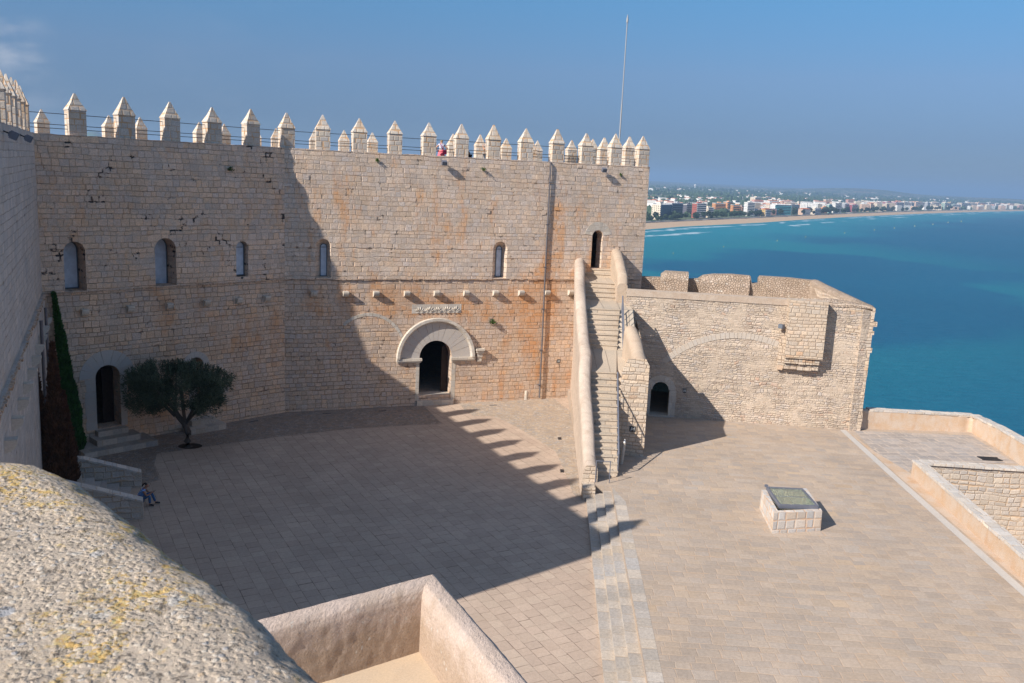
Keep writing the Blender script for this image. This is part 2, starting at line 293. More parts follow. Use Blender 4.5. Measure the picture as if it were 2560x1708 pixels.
MAT['steel'] = plain('pale steel', (.45, .46, .48), .35, .8)
MAT['white_metal'] = plain('white painted pole', (.33, .33, .33), .5)
MAT['wood'] = plain('dark brown timber', (.035, .02, .013), .7, 0, .3, .3, 8)
MAT['sign_black'] = plain('black sign plate', (.025, .027, .032), .5)
MAT['sign_white'] = plain('white sign marking', (.7, .7, .68), .5)
MAT['white_plastic'] = plain('white plastic', (.8, .8, .78), .4)
MAT['soil'] = plain('dark soil', (.05, .038, .03), .95, 0, .1, .2, 8)
MAT['weed'] = plain('weed green', (.06, .11, .025), .8, 0, .2, .3, 20)
MAT['skin'] = plain('skin', (.5, .28, .19), .6)
MAT['skin_tan'] = plain('tanned skin', (.33, .17, .11), .6)
MAT['hair_black'] = plain('black hair', (.012, .01, .01), .5)
MAT['hair_blond'] = plain('blond hair', (.42, .3, .16), .6, 0, .3, .2, 30)
MAT['jeans'] = plain('blue jeans', (.05, .12, .25), .85, 0, .2, .15, 20)
MAT['pink'] = plain('coral pink cloth', (.85, .16, .2), .8)
MAT['magenta'] = plain('magenta cloth', (.45, .03, .12), .7)
MAT['navy'] = plain('navy cloth', (.02, .04, .1), .8)
MAT['pale_cloth'] = plain('pale blue cloth', (.55, .62, .68), .8)
MAT['dark_cloth'] = plain('dark grey cloth', (.035, .03, .035), .85)
MAT['shoe'] = plain('dark shoe', (.03, .032, .04), .6)

def stripes():
    k = NT('striped shirt'); z = k.sep(k.n.new('ShaderNodeTexCoord').outputs['Object'])[2]
    f = k.m('FRACT', k.m('MULTIPLY', z, 14)); k.color(k.mix(k.m('GREATER_THAN', f, .5), (.04, .12, .42), (.28, .48, .8))); return k.mat
MAT['stripes'] = stripes()
def spotted():
    k = NT('patterned white top'); n = k.noise(k.pos(), 22, 2); k.color(k.mix(k.ss(n, .5, .55), (.75, .75, .8), (.16, .1, .25))); return k.mat
MAT['spotted'] = spotted()
def glassm():
    k = NT('skylight glass'); b = k.bsdf; b.inputs['Roughness'].default_value = .08; b.inputs['Transmission Weight'].default_value = .85
    b.inputs['IOR'].default_value = 1.3; k.color((.72, .80, .68)); return k.mat
MAT['glass'] = glassm()
def bark():
    k = NT('grey bark'); p = k.scl(k.pos(), (1, 1, .25)); n = k.noise(p, 16, 5, .7); k.color(k.mix(n, (.03, .024, .02), (.17, .14, .12))); k.bump(n, .02); return k.mat
MAT['bark'] = bark()
def leafm(name, c1, c2, sc=1.5):
    k = NT(name); k.bsdf.inputs['Roughness'].default_value = .65
    inf = k.n.new('ShaderNodeAttribute'); inf.attribute_name = 'rnd'
    a = k.mix(inf.outputs['Fac'], c1, c2)
    n = k.noise(k.pos(), sc, 3); k.color(k.mix(k.ss(n, .35, .65, 0, .6), a, tuple(x*.45 for x in c1))); return k.mat
MAT['olive'] = leafm('olive leaves', (.05, .078, .045), (.15, .18, .11))
MAT['cypress'] = leafm('cypress green', (.028, .085, .018), (.06, .17, .035), 3)
MAT['cypress_dead'] = leafm('rusty dead cypress', (.085, .042, .024), (.20, .095, .05), 3)
MAT['far_tree'] = plain('far foliage', (.055, .085, .045), .9, 0, .1, .4, .12)

# ---------------------------------------------------------------- object helpers
def prop(o, label=None, cat=None, group=None, kind=None):
    if label: o['label'] = label
    if cat: o['category'] = cat
    if group: o['group'] = group
    if kind: o['kind'] = kind
    return o
def empty(name, loc, label=None, cat=None, group=None):
    o = bpy.data.objects.new(name, None); COL.objects.link(o); o.location = loc; o.empty_display_size = .3
    return prop(o, label, cat, group)

class MB:
    """collects polygons; uv: walls get (metres along wall, z), floors (x, y) turned by rot"""
    def __init__(s, rot=0.0): s.v = []; s.f = []; s.uv = {}; s.rot = rot; s.sm = set()
    def face(s, pts, uvs=None, smooth=False):
        i = len(s.v); s.v += [tuple(p) for p in pts]; s.f.append(tuple(range(i, i+len(pts))))
        if uvs: s.uv[len(s.f)-1] = uvs
        if smooth: s.sm.add(len(s.f)-1)
    def grid(s, rows, closed=False, smooth=True, uvs=None):
        i0 = len(s.v); nr = len(rows); nc = len(rows[0])
        for r in rows: s.v += [tuple(p) for p in r]
        for a in range(nr-1):
            for b in range(nc if closed else nc-1):
                b2 = (b+1) % nc
                s.f.append((i0+a*nc+b, i0+a*nc+b2, i0+(a+1)*nc+b2, i0+(a+1)*nc+b))
                if uvs: s.uv[len(s.f)-1] = [uvs[a][b], uvs[a][b2], uvs[a+1][b2], uvs[a+1][b]]
                if smooth: s.sm.add(len(s.f)-1)
    def prism(s, poly, z0, z1, bottom=False, top=True, sides=True):
        """poly list of (x,y) counter-clockwise; z1 may be list"""
        n = len(poly); zt = z1 if isinstance(z1, (list, tuple)) else [z1]*n; zb = z0 if isinstance(z0, (list, tuple)) else [z0]*n
        A = [Vector((p[0], p[1], zb[i])) for i, p in enumerate(poly)]; B = [Vector((p[0], p[1], zt[i])) for i, p in enumerate(poly)]
        if top:
            if n <= 4 or len(set(zt)) > 1 and n <= 4: s.face(B)
            else:
                for t in tessellate_polygon([B]):
                    tri = [B[j] for j in t]
                    if (tri[1]-tri[0]).cross(tri[2]-tri[0]).z < 0: tri.reverse()
                    s.face(tri)
        if bottom: s.face(A[::-1])
        if sides:
            for i in range(n): j = (i+1) % n; s.face([A[i], A[j], B[j], B[i]])
    def box(s, c, hx, hy, z0, z1, az=0.0, taper=0.0, bottom=True):
        """centre (x,y), half sizes, az: direction of local x (radians, clockwise from +y... given as unit vector angle)"""
        dx = Vector((math.cos(az), math.sin(az))); dy = Vector((-dx.y, dx.x)); c = Vector(c[:2])
        q = [c+dx*(sx*hx)+dy*(sy*hy) for sx, sy in ((-1, -1), (1, -1), (1, 1), (-1, 1))]
        q2 = [c+dx*(sx*(hx-taper))+dy*(sy*(hy-taper)) for sx, sy in ((-1, -1), (1, -1), (1, 1), (-1, 1))]
        A = [(p.x, p.y, z0) for p in q]; B = [(p.x, p.y, z1) for p in q2]
        s.face(B)
        if bottom: s.face(A[::-1])
        for i in range(4): j = (i+1) % 4; s.face([A[i], A[j], B[j], B[i]])
    def tube(s, pts, r, n=8, caps=True, radii=None):
        pts = [Vector(p) for p in pts]; rows = []
        for i, p in enumerate(pts):
            t = (pts[min(i+1, len(pts)-1)]-pts[max(i-1, 0)]).normalized()
            a = t.cross(Vector((0, 0, 1)));
            if a.length < 1e-3: a = t.cross(Vector((1, 0, 0)))
            a.normalize(); b = t.cross(a).normalized(); rr = radii[i] if radii else r
            rows.append([p+(a*math.cos(2*math.pi*k/n)+b*math.sin(2*math.pi*k/n))*rr for k in range(n)])
        s.grid(rows, closed=True)
        if caps: s.face(rows[0][::-1]); s.face(rows[-1])
    def build(s, name, mat, parent=None, label=None, cat=None, group=None, kind=None, origin=None):
        me = bpy.data.meshes.new(name)
        off = Vector((0, 0, 0))
        if parent is not None and parent.type == 'EMPTY': off = parent.location.copy()
        elif parent is not None: off = Vector(parent.get('_off', (0, 0, 0)))
        elif origin is not None: off = Vector(origin)
        V = [tuple(Vector(p)-off) for p in s.v]
        me.from_pydata(V, [], s.f); me.validate(clean_customdata=False) if False else None
        ul = me.uv_layers.new(name='UVMap').data; ca, sa = math.cos(s.rot), math.sin(s.rot)
        for pi, poly in enumerate(me.polygons):
            if pi in s.sm: poly.use_smooth = True
            cu = s.uv.get(pi)
            if cu:
                for k, li in enumerate(poly.loop_indices): ul[li].uv = cu[k]
                continue
            n = poly.normal
            if abs(n.z) < .75:
                t = Vector((-n.y, n.x)).normalized()
                if abs(n.x) > abs(n.y)*1.2 and False: pass
                for li in poly.loop_indices:
                    p = s.v[me.loops[li].vertex_index]; ul[li].uv = (p[0]*t.x+p[1]*t.y, p[2])
            else:
                for li in poly.loop_indices:
                    p = s.v[me.loops[li].vertex_index]; ul[li].uv = (p[0]*ca+p[1]*sa, -p[0]*sa+p[1]*ca)
        mats = mat if isinstance(mat, (list, tuple)) else [mat]
        for m_ in mats: me.materials.append(MAT[m_] if isinstance(m_, str) else m_)
        o = bpy.data.objects.new(name, me); COL.objects.link(o)
        o['_off'] = tuple(off)
        if parent is not None:
            o.parent = parent
            if parent.type != 'EMPTY': pass
        elif origin is not None: o.location = off
        return prop(o, label, cat, group, kind)

def child_of_mesh(mb, name, mat, parent, **k):
    """part of a part: same origin frame as its parent mesh"""
    return mb.build(name, mat, parent, **k)

def arch(u0, u1, zb, zs, n=14, rise=None):
    r = (u1-u0)/2; c = (u0+u1)/2; rz = rise if rise else r
    return [(u0, zb), (u1, zb)]+[(c+r*math.cos(math.pi*k/n), zs+rz*math.sin(math.pi*k/n)) for k in range(n+1)]

class Wall:
    """vertical wall plane: P start, d unit direction (2D), normal points to the viewer side"""
    def __init__(s, P, Q):
        s.P = Vector((P[0], P[1], 0)); q = Vector((Q[0], Q[1], 0)); s.d = (q-s.P).normalized(); s.L = (q-s.P).length
        s.n = Vector((s.d.y, -s.d.x, 0))
    def pt(s, u, z, o=0.0): return s.P+s.d*u+s.n*o+Vector((0, 0, z))
    def px(s, x, y, o=0.0):
        X = opl(x, y, s.P+s.n*o, s.n); return ((X-s.P).dot(s.d), X.z)
    def slab(s, mb, outline, holes=(), thick=1.0, o=0.0, reveal=True, back=True):
        loops = [[Vector((u, z, 0)) for u, z in outline]]+[[Vector((u, z, 0)) for u, z in h] for h in holes]
        flat = [p for l in loops for p in l]
        for t in tessellate_polygon(loops):
            a, b, c = [flat[i] for i in t]
            if (b-a).cross(c-a).z < 0: b, c = c, b
            mb.face([s.pt(p.x, p.y, o) for p in (a, b, c)], [(p.x, p.y) for p in (a, b, c)])
            if back: mb.face([s.pt(p.x, p.y, o-thick) for p in (a, c, b)], [(p.x, p.y) for p in (a, c, b)])
        def rim(loop, inward):
            n = len(loop)
            for i in range(n):
                a, b = loop[i], loop[(i+1) % n]
                q = [s.pt(a[0], a[1], o), s.pt(a[0], a[1], o-thick), s.pt(b[0], b[1], o-thick), s.pt(b[0], b[1], o)]
                horiz = abs(a[1]-b[1]) < abs(a[0]-b[0])
                uv = ([(a[0], 0), (a[0], thick), (b[0], thick), (b[0], 0)] if horiz else [(0, a[1]), (thick, a[1]), (thick, b[1]), (0, b[1])])
                if inward: q.reverse(); uv.reverse()
                mb.face(q, uv)
        rim(outline, False)
        if reveal:
            for h in holes: rim(h, True)
    def box(s, mb, u0, u1, z0, z1, o0, o1, top_in=0.0):
        c = [(u0, z0), (u1, z0), (u1, z1), (u0, z1)]
        f = [s.pt(u, z, o1) for u, z in c]; b = [s.pt(u, z, o0) for u, z in c]
        if top_in: f[2] = s.pt(u1, z1, o1-top_in); f[3] = s.pt(u0, z1, o1-top_in)
        mb.face(f, c); mb.face(b[::-1], c[::-1])
        mb.face([f[3], f[2], b[2], b[3]]); mb.face([f[0], b[0], b[1], f[1]])
        mb.face([f[0], f[3], b[3], b[0]]); mb.face([f[1], b[1], b[2], f[2]])

def jitter_top(L, z, step=.45, amp=.02, seed=1, u0=0.0):
    rn = random.Random(seed); n = max(1, int(L/step)); return [(u0+L*(n-i)/n, z+(rn.uniform(-amp, amp) if 0 < i < n else 0)) for i in range(n+1)]

# ================================================================ PALACE (facade, bent left part, tower)
K = (-13.7, 52.5); WC = (-23.0, 42.8)
FA = R_(68.4)
FAC = Wall(K, (K[0]+math.sin(FA), K[1]+math.cos(FA))); FL = 24.15
LEFT = Wall(WC, K); LL = LEFT.L
TOPZ = 15.85; LED = 8.22
palace = empty('fortress_palace', (K[0], K[1], 0), 'tall sunlit and shaded limestone palace wall with arched portal and a row of pointed merlons', 'castle building')
UPO = .05

def reveal(wall, loop_o, loop_i, d, mb, o=0.0):
    n = len(loop_o)
    for i in range(n):
        j = (i+1) % n; a, b, c, e = loop_o[i], loop_o[j], loop_i[j], loop_i[i]
        q = [wall.pt(*a, o), wall.pt(*b, o), wall.pt(*c, o-d), wall.pt(*e, o-d)]
        horiz = abs(a[1]-b[1]) < abs(a[0]-b[0])
        mb.face(q[::-1], [(0, e[1]), (0, c[1]), (d, b[1]), (d, a[1])] if not horiz else [(e[0], 0), (c[0], 0), (b[0], d), (a[0], d)])

# --- facade upper
wins_f = [dict(u0=1.80, u1=2.74, zb=8.28, zt=10.64, i0=2.16, i1=2.58, d=.55), dict(u0=13.12, u1=14.1, zb=8.26, zt=10.65, i0=13.5, i1=13.92, d=.55)]
wins_l = [dict(u0=1.05, u1=2.08, zb=8.2, zt=10.70, i0=1.08, i1=2.04, d=.95), dict(u0=5.62, u1=6.78, zb=8.12, zt=10.78, i0=5.66, i1=6.74, d=1.05),
          dict(u0=10.3, u1=11.05, zb=8.48, zt=10.52, i0=10.32, i1=11.0, d=.4)]
TD = dict(u0=20.16, u1=20.95, zb=8.94, zt=11.5)
def hole(w): r = (w['u1']-w['u0'])/2; return arch(w['u0'], w['u1'], w['zb'], w['zt']-r, 10)
mb = MB()
FAC.slab(mb, [(0, LED), (FL, LED)]+jitter_top(FL, TOPZ, seed=3), [hole(w) for w in wins_f]+[hole(TD)], thick=.9, o=UPO, reveal=False)
for w in wins_f:
    r = (w['u1']-w['u0'])/2; ri = (w['i1']-w['i0'])/2
    reveal(FAC, arch(w['u0'], w['u1'], w['zb'], w['zt']-r, 10), arch(w['i0'], w['i1'], w['zb']+.04, w['zt']-.32-ri, 10), w['d'], mb, UPO)
reveal(FAC, hole(TD), hole(TD), .9, mb, UPO)
mb.build('wall', 'facade_up', palace)
mb = MB()
LEFT.slab(mb, [(-1.2, LED), (LL, LED)]+jitter_top(LL+1.2, TOPZ, seed=5, u0=-1.2), [hole(w) for w in wins_l], thick=1.6, o=UPO, reveal=False)
for w in wins_l: reveal(LEFT, hole(w), hole(w), w['d']+.05, mb, UPO)
mb.build('wall', 'facade_left', palace)
# --- windows: pane in a thin frame
def window(wall, w, depth, par, two=True):
    r = (w['i1']-w['i0'])/2; zt = w['zt']-(.32 if depth < .6 and w['d'] > .5 else .02)
    zb = w['zb']+.05
    L = arch(w['i0'], w['i1'], zb, zt-r, 10)
    fr = MB(); inner = arch(w['i0']+.045, w['i1']-.045, zb+.045, zt-r, 10, r-.045)
    wall.slab(fr, L, [inner], thick=.06, o=UPO-depth+.03)
    f = fr.build('window', 'alab_frame', par)
    pm = MB(); wall.slab(pm, inner, [], thick=.03, o=UPO-depth, reveal=False); pm.build('pane', 'alabaster', f)
    if two:
        bar = MB(); wall.box(bar, w['i0']+.04, w['i1']-.04, zt-r-.03, zt-r, UPO-depth, UPO-depth+.025); bar.build('glazing_bar', 'alab_frame', f)
for w in wins_f: window(FAC, w, .53, palace)
for w in wins_l: window(LEFT, w, w['d'], palace, two=w['d'] < .6)

# --- facade lower with portal
PORT = arch(8.43, 10.60, .62, 3.1, 18); PORT[0] = (8.43, .62); PORT[1] = (10.6, .62)
mb = MB()
FAC.slab(mb, [(-.0, -.6), (FL, -.6), (FL, LED-.012), (0, LED-.012)], [arch(8.43, 10.6, .62, 3.12, 18, 1.14)], thick=1.0, o=0)
mb.build('wall', 'facade_low', palace)
DL = dict(u0=2.33, u1=3.58, zb=.92, zt=4.26); NI = dict(u0=7.35, u1=8.25, zb=.75, zt=4.1)
mb = MB()
LEFT.slab(mb, [(-1.2, -.6), (LL, -.6), (LL, LED-.012), (-1.2, LED-.012)], [hole(DL), hole(NI)], thick=1.0, o=0)
mb.build('wall', 'left_low', palace)
# niche back
mb = MB(); LEFT.box(mb, NI['u0']-.1, NI['u1']+.1, NI['zb']-.1, NI['zt']+.1, -1.3, -.9); mb.build('niche', 'wing', palace)
# thin broken ledge where the lower masonry meets the upper
rn = random.Random(4)
for wall, a, b in ((FAC, .05, FL-.1), (LEFT, .3, LL-.05)):
    u = a; mb = MB()
    while u < b:
        l = rn.uniform(.25, .8); g = rn.uniform(0, .3) if rn.random() < .4 else 0
        hole_u = any(w['u0']-.1 < u+l/2 < w['u1']+.1 and wall is FAC for w in wins_f)
        if not hole_u: wall.box(mb, u, min(b, u+l-.01), LED-.06-rn.uniform(0, .03), LED-.013, -.02, rn.uniform(.05, .085))
        u += l+g
    mb.build('ledge', 'facade_low', palace)
# --- tower flank, roof, rear walls and interior
BR = Vector((4.3, 77.5)); BRR = Vector((-24.5, 80.5)); BLL = Vector((-38.5, 66))
mb = MB()
E_ = FAC.pt(FL, 0, UPO); A_ = LEFT.pt(-1.2, 0, 0)
side = Wall((E_.x, E_.y), (BR.x, BR.y))
side.slab(mb, [(0, -14), (side.L, -14)]+jitter_top(side.L, TOPZ, seed=8), thick=.8, o=0)
mb.build('wall', 'facade_up', palace)
mb = MB()
rear = [Wall((BR.x, BR.y), (BRR.x, BRR.y)), Wall((BRR.x, BRR.y), (BLL.x, BLL.y)), Wall((BLL.x, BLL.y), (A_.x-1.4, A_.y+1.2))]
for w_ in rear: w_.slab(mb, [(0, -14), (w_.L, -14), (w_.L, TOPZ), (0, TOPZ)], thick=.8)
mb.build('rear_wall', 'facade_up', palace)
mb = MB(); i_ = Vector((E_.x-.7, E_.y+.3))
foot = [(A_.x-.8, A_.y+.9), (K[0]-.1, K[1]+1.1), (E_.x-.9, E_.y+.6), (BR.x-.3, BR.y-.5), (BRR.x+.2, BRR.y-.5), (BLL.x+.5, BLL.y)]
mb.prism(foot, 15.0, 15.2, bottom=True); mb.build('roof', 'screed', palace)
mb = MB(); mb.prism(foot, .3, .6); mb.build('floor', 'cobble', palace)

# --- dressed arch rings
def ring(wall, uc, zs, r0_, r1, n, o0, o1, mb, a0=0.0, a1=math.pi, gap=.006, rz=1.0, seed=2):
    rn = random.Random(seed)
    cuts = [a0+(a1-a0)*(i+(rn.uniform(-.22, .22) if 0 < i < n else 0))/n for i in range(n+1)]
    for i in range(n):
        aa, ab = cuts[i]+gap, cuts[i+1]-gap; m_ = 4; oo = o1+rn.uniform(-.006, .006); du = rn.uniform(0, 30)
        inner = [(uc+r0_*math.cos(aa+(ab-aa)*t/m_), zs+r0_*rz*math.sin(aa+(ab-aa)*t/m_)) for t in range(m_+1)]
        outer = [(uc+r1*math.cos(aa+(ab-aa)*t/m_), zs+r1*rz*math.sin(aa+(ab-aa)*t/m_)) for t in range(m_+1)]
        for t in range(m_):
            q = [outer[t], outer[t+1], inner[t+1], inner[t]]
            mb.face([wall.pt(*p, oo) for p in q][::1], [(p[0]+du, p[1]+du) for p in q])
            mb.face([wall.pt(*inner[t], oo), wall.pt(*inner[t+1], oo), wall.pt(*inner[t+1], o0), wall.pt(*inner[t], o0)])
            mb.face([wall.pt(*outer[t+1], oo), wall.pt(*outer[t], oo), wall.pt(*outer[t], o0), wall.pt(*outer[t+1], o0)])
        for t in (0, m_):
            q = [wall.pt(*inner[t], oo), wall.pt(*outer[t], oo), wall.pt(*outer[t], o0), wall.pt(*inner[t], o0)]
            mb.face(q if t else q[::-1])
MAT['voussoir'] = plaster('smooth voussoir stone', (.50, .45, .40), (.46, .42, .39), (.54, .44, .33), .012, .9, .3, .16)
def hood(wall, uc, zs, r, wdt, prj, mb, n=28, rz=1.0, a0=0.0, a1=math.pi):
    rows = []
    for i in range(n+1):
        a = a0+(a1-a0)*i/n
        prof = [(r-.0, .0), (r-.02, prj*.45), (r+wdt*.3, prj), (r+wdt*.95, prj), (r+wdt, prj*.6), (r+wdt, 0)]
        rows.append([wall.pt(uc+q*math.cos(a), zs+q*rz*math.sin(a), o) for q, o in prof])
    mb.grid(rows, smooth=False)
mb = MB(); ring(FAC, 9.5, 3.12, 1.085, 2.36, 13, .0, .02, mb, rz=1.03); portal = mb.build('portal', 'voussoir', palace)
mb = MB(); hood(FAC, 9.5, 3.12, 2.34, .26, .26, mb, rz=1.0); mb.build('hood_mould', 'dressed', portal)
for (ua, ub) in ((6.9, 8.55), (10.5, 12.14)):
    mb = MB(); FAC.box(mb, ua, ub, 2.96, 3.12, 0, .2); FAC.box(mb, ua+.04, ub-.04, 2.84, 2.96, 0, .11); mb.build('impost', 'dressed', portal)
for (ua, ub) in ((8.2, 8.43), (10.6, 10.86)): mb = MB(); FAC.box(mb, ua, ub, .3, 2.84, -.05, .012); mb.build('jamb', 'dressed', portal)
mb = MB(); FAC.box(mb, 8.30, 10.75, .0, .3, -.6, .16); FAC.box(mb, 8.44, 10.58, .3, .63, -1.0, -.12); mb.build('threshold', 'dressed', portal)
mb = MB(); FAC.box(mb, 10.16, 10.58, .63, 3.7, -.95, -.86)
d_ = mb.build('door', 'wood', portal)
mb = MB()                                                        # carved capital beside the arch
FAC.box(mb, 12.16, 12.74, 3.52, 3.66, 0, .34); FAC.box(mb, 12.2, 12.7, 3.38, 3.52, 0, .28); FAC.box(mb, 12.27, 12.63, 3.1, 3.38, 0, .2); FAC.box(mb, 12.31, 12.59, 2.8, 3.1, 0, .15)
mb.build('capital', 'dressed', palace)
# carved frieze: five fan shaped leaves on a panel
mb = MB(); FAC.box(mb, 7.84, 11.12, 6.02, 6.6, -.02, .006); frz = mb.build('frieze', 'dressed', palace)
for c in (8.35, 8.95, 9.52, 10.13, 10.72):
    mb = MB(); rn = random.Random(int(c*10))
    for i, a in enumerate((-68, -40, -13, 15, 42, 70)):
        a = R_(a+rn.uniform(-5, 5)); l = .38+rn.uniform(-.04, .04); base = (c, 6.08)
        tip = (c+l*math.sin(a), 6.1+l*math.cos(a)); nx, nz = math.cos(a), -math.sin(a)
        mid = (c+l*.62*math.sin(a), 6.1+l*.62*math.cos(a)); wq = .055
        ctr = FAC.pt(mid[0], mid[1], .085)
        P_ = [FAC.pt(*base, .004), FAC.pt(mid[0]+nx*wq, mid[1]+nz*wq, .004), FAC.pt(*tip, .01), FAC.pt(mid[0]-nx*wq, mid[1]-nz*wq, .004)]
        for q in range(4):
            t3 = [ctr, P_[q], P_[(q+1) % 4]]
            if (t3[1]-t3[0]).cross(t3[2]-t3[0]).dot(FAC.n) < 0: t3.reverse()
            mb.face(t3)
    for q in (-1, 1): FAC.box(mb, c+q*.13-.05, c+q*.13+.05, 6.05, 6.12, .02, .07)
    mb.build('carved_leaf', 'dressed', frz)
# blind relieving arch left of the portal
mb = MB(); ring(FAC, 5.1, 3.2, 2.35, 2.52, 11, -.01, .018, mb, a0=.05, a1=math.pi*.72, rz=1.15); mb.build('relieving_arch', 'dressed', palace)
# ring round the left doorway and door steps
mb = MB(); ring(LEFT, 2.955, 3.63, .63, 1.42, 9, 0, .015, mb, rz=1.0); dr = mb.build('doorway', 'voussoir', palace)
for (ua, ub) in ((1.75, 2.33), (3.58, 4.0)):
    z = .9; mb = MB()
    while z < 3.6:
        hz = min(rn.uniform(.35, .5), 3.62-z); LEFT.box(mb, ua+rn.uniform(0, .12)*(ua < 2), ub-rn.uniform(0, .12)*(ua > 3), z, z+hz-.012, 0, .014); z += hz
    mb.build('jamb', 'voussoir', dr)
mb = MB(); LEFT.box(mb, 2.98, 3.56, .93, 3.95, -.95, -.87); mb.build('door', 'wood', dr)
# tower door ring
mb = MB(); ring(FAC, 20.555, 11.1, .42, .98, 6, UPO, UPO+.015, mb, a0=.15, a1=math.pi-.15); mb.build('doorway', 'dressed', palace)
mb = MB(); FAC.box(mb, 20.1, 20.95, 8.8, 11.2, -2.2, -2.0); mb.build('passage_wall', 'facade_up', palace)
mb = MB(); ring(LEFT, 7.8, 3.65, .46, .78, 7, 0, .012, mb); mb.build('niche_arch', 'voussoir', palace)
# corbels
def corbel(wall, u, z, par, prj=.34, w=.17):
    mb = MB(); rows = []
    prof = [(z, 0), (z, prj), (z-.10, prj), (z-.22, prj*.86), (z-.31, prj*.6), (z-.36, prj*.25), (z-.37, 0)]
    rows = [[wall.pt(u+s_, zz, o) for zz, o in prof] for s_ in (-w, w)]
    mb.grid(rows, smooth=False); mb.face([p for p in rows[0]]); mb.face([p for p in rows[1]][::-1])
    mb.build('corbel', 'dressed', par)
for px in (785, 865, 941, 1018, 1092.5, 1166.5, 1240, 1304, 1369, 1428):
    corbel(FAC, FAC.px(px, 731, .2)[0], 7.47, palace)
for u in (1.9, 4.2, 6.3, 8.45, 10.4, 12.2): corbel(LEFT, u, 7.3, palace, .3)
# gutter pipe
mb = MB(); mb.tube([FAC.pt(16.78, 15.75, .16), FAC.pt(16.80, 12, .14), FAC.pt(16.82, 8, .13), FAC.pt(16.86, 4, .13), FAC.pt(16.87, .12, .13)], .055, 8)
mb.tube([FAC.pt(16.78, 15.95, -.1), FAC.pt(16.78, 15.75, .16)], .05, 6)
pipe = mb.build('gutter_pipe', 'pipe', palace)
for z in (14.5, 11.8, 9, 6.2, 3.4, 1): mb = MB(); FAC.box(mb, 16.72, 16.92, z, z+.05, 0, .2); mb.build('bracket', 'pipe', pipe)

# --- merlons
def merlon(c, az, par, w=.85, d=.62, z0=TOPZ-.03, h=1.17, ph=.88, mat='merlon'):
    mb = MB(); rn = random.Random(int(c[0]*100)); sx = rn.uniform(-.03, .03); az += rn.uniform(-.03, .03); w *= 1+rn.uniform(-.035, .035); h *= 1+rn.uniform(-.03, .03)
    mb.box(c, w/2-.015, d/2-.015, z0, z0+h, az, bottom=False)
    dx = Vector((math.cos(az), math.sin(az))); dy = Vector((-dx.y, dx.x)); c2 = Vector(c[:2])
    def rg(k, z): return [(*(c2+dx*(a*w/2*k)+dy*(b*d/2*k)), z) for a, b in ((-1, -1), (1, -1), (1, 1), (-1, 1))]
    ph *= 1+sx*1.5; lv = [rg(1.0, z0+h), rg(1.03+abs(sx), z0+h+.03), rg(.52+sx*1.5, z0+h+ph*.52), rg(rn.uniform(.05, .12), z0+h+ph*(1+sx))]
    for a in range(3):
        for i in range(4): j = (i+1) % 4; mb.face([lv[a][i], lv[a][j], lv[a+1][j], lv[a+1][i]])
    mb.face(lv[3])
    return mb.build('merlon', mat, par)
azF = math.atan2(FAC.d.y, FAC.d.x); azL = math.atan2(LEFT.d.y, LEFT.d.x)
ZP = TOPZ+2.0
mpx = [(804+2.3, 325), (898, 333), (987, 301), (1072, 306.7), (1153.5, 311.3), (1234, 315.5), (1315.3, 320.8), (1393.7, 324.8), (1466.8, 328.6), (1540, 332.6), (1609, 332)]
cable_pts = []
lpx = [188.2, 310.6, 424.6, 529.8, 626.6, 716.2]
for px in lpx:
    # peak at fixed height over the centre line of the left wall
    c = opl(px, 250, LEFT.P-LEFT.n*.36, LEFT.n); d = ray(px, 250)
    c = opl(px, 290, LEFT.P-LEFT.n*.36, LEFT.n); merlon((c.x, c.y), azL if px < 700 else (azL+azF)/2, palace)
for px, _ in mpx:
    c = opl(px, 330, FAC.P-FAC.n*.36, FAC.n); merlon((c.x, c.y), azF, palace)
for px, y in ((1574, 64.5), (1511, 69), (1482.6, 73), (1429.6, 76.5)):
    d = ray(px, 350); merlon((d.x/d.y*y, y), azF, palace, z0=TOPZ+.05)
for px, py in ((103, 277.4), (271.6, 289.6), (349.6, 296.1), (498, 307.6), (560.4, 312.6), (786, 327.7), (860, 327.7), (931, 332), (1007, 335), (1132.7, 337.7), (1200.7, 341.2), (1265.8, 345.8), (1330, 351), (1374, 353)):
    if px in (1007, 1374): continue
    c = oz(px, py, ZP-.05); k_ = 79.5/c.y if c.y > 79.5 else 1
    merlon((c.x*k_, c.y*k_), azF if px > 700 else azL, palace)
for px in (640, 690, 985, 1310, 1345):      # ones peeping out behind the front row
    d = ray(px, 330); y = 79.2; merlon((d.x/d.y*y, y), azF, palace)
# short grille on the tower roof
mb = MB(); a = ray(1409, 392); b = ray(1446, 394)
ga = Vector((a.x/a.y*61.2, 61.2, 0)); gb = Vector((b.x/b.y*62.2, 62.2, 0))
for i in range(17): p = ga.lerp(gb, i/16); mb.box((p.x, p.y), .012, .012, 15.3, 16.35)
mb.tube([(ga.x, ga.y, 16.35), (gb.x, gb.y, 16.35)], .02, 6); mb.tube([(ga.x, ga.y, 15.95), (gb.x, gb.y, 15.95)], .02, 6)
mb.build('roof_railing', 'dark_metal', palace)

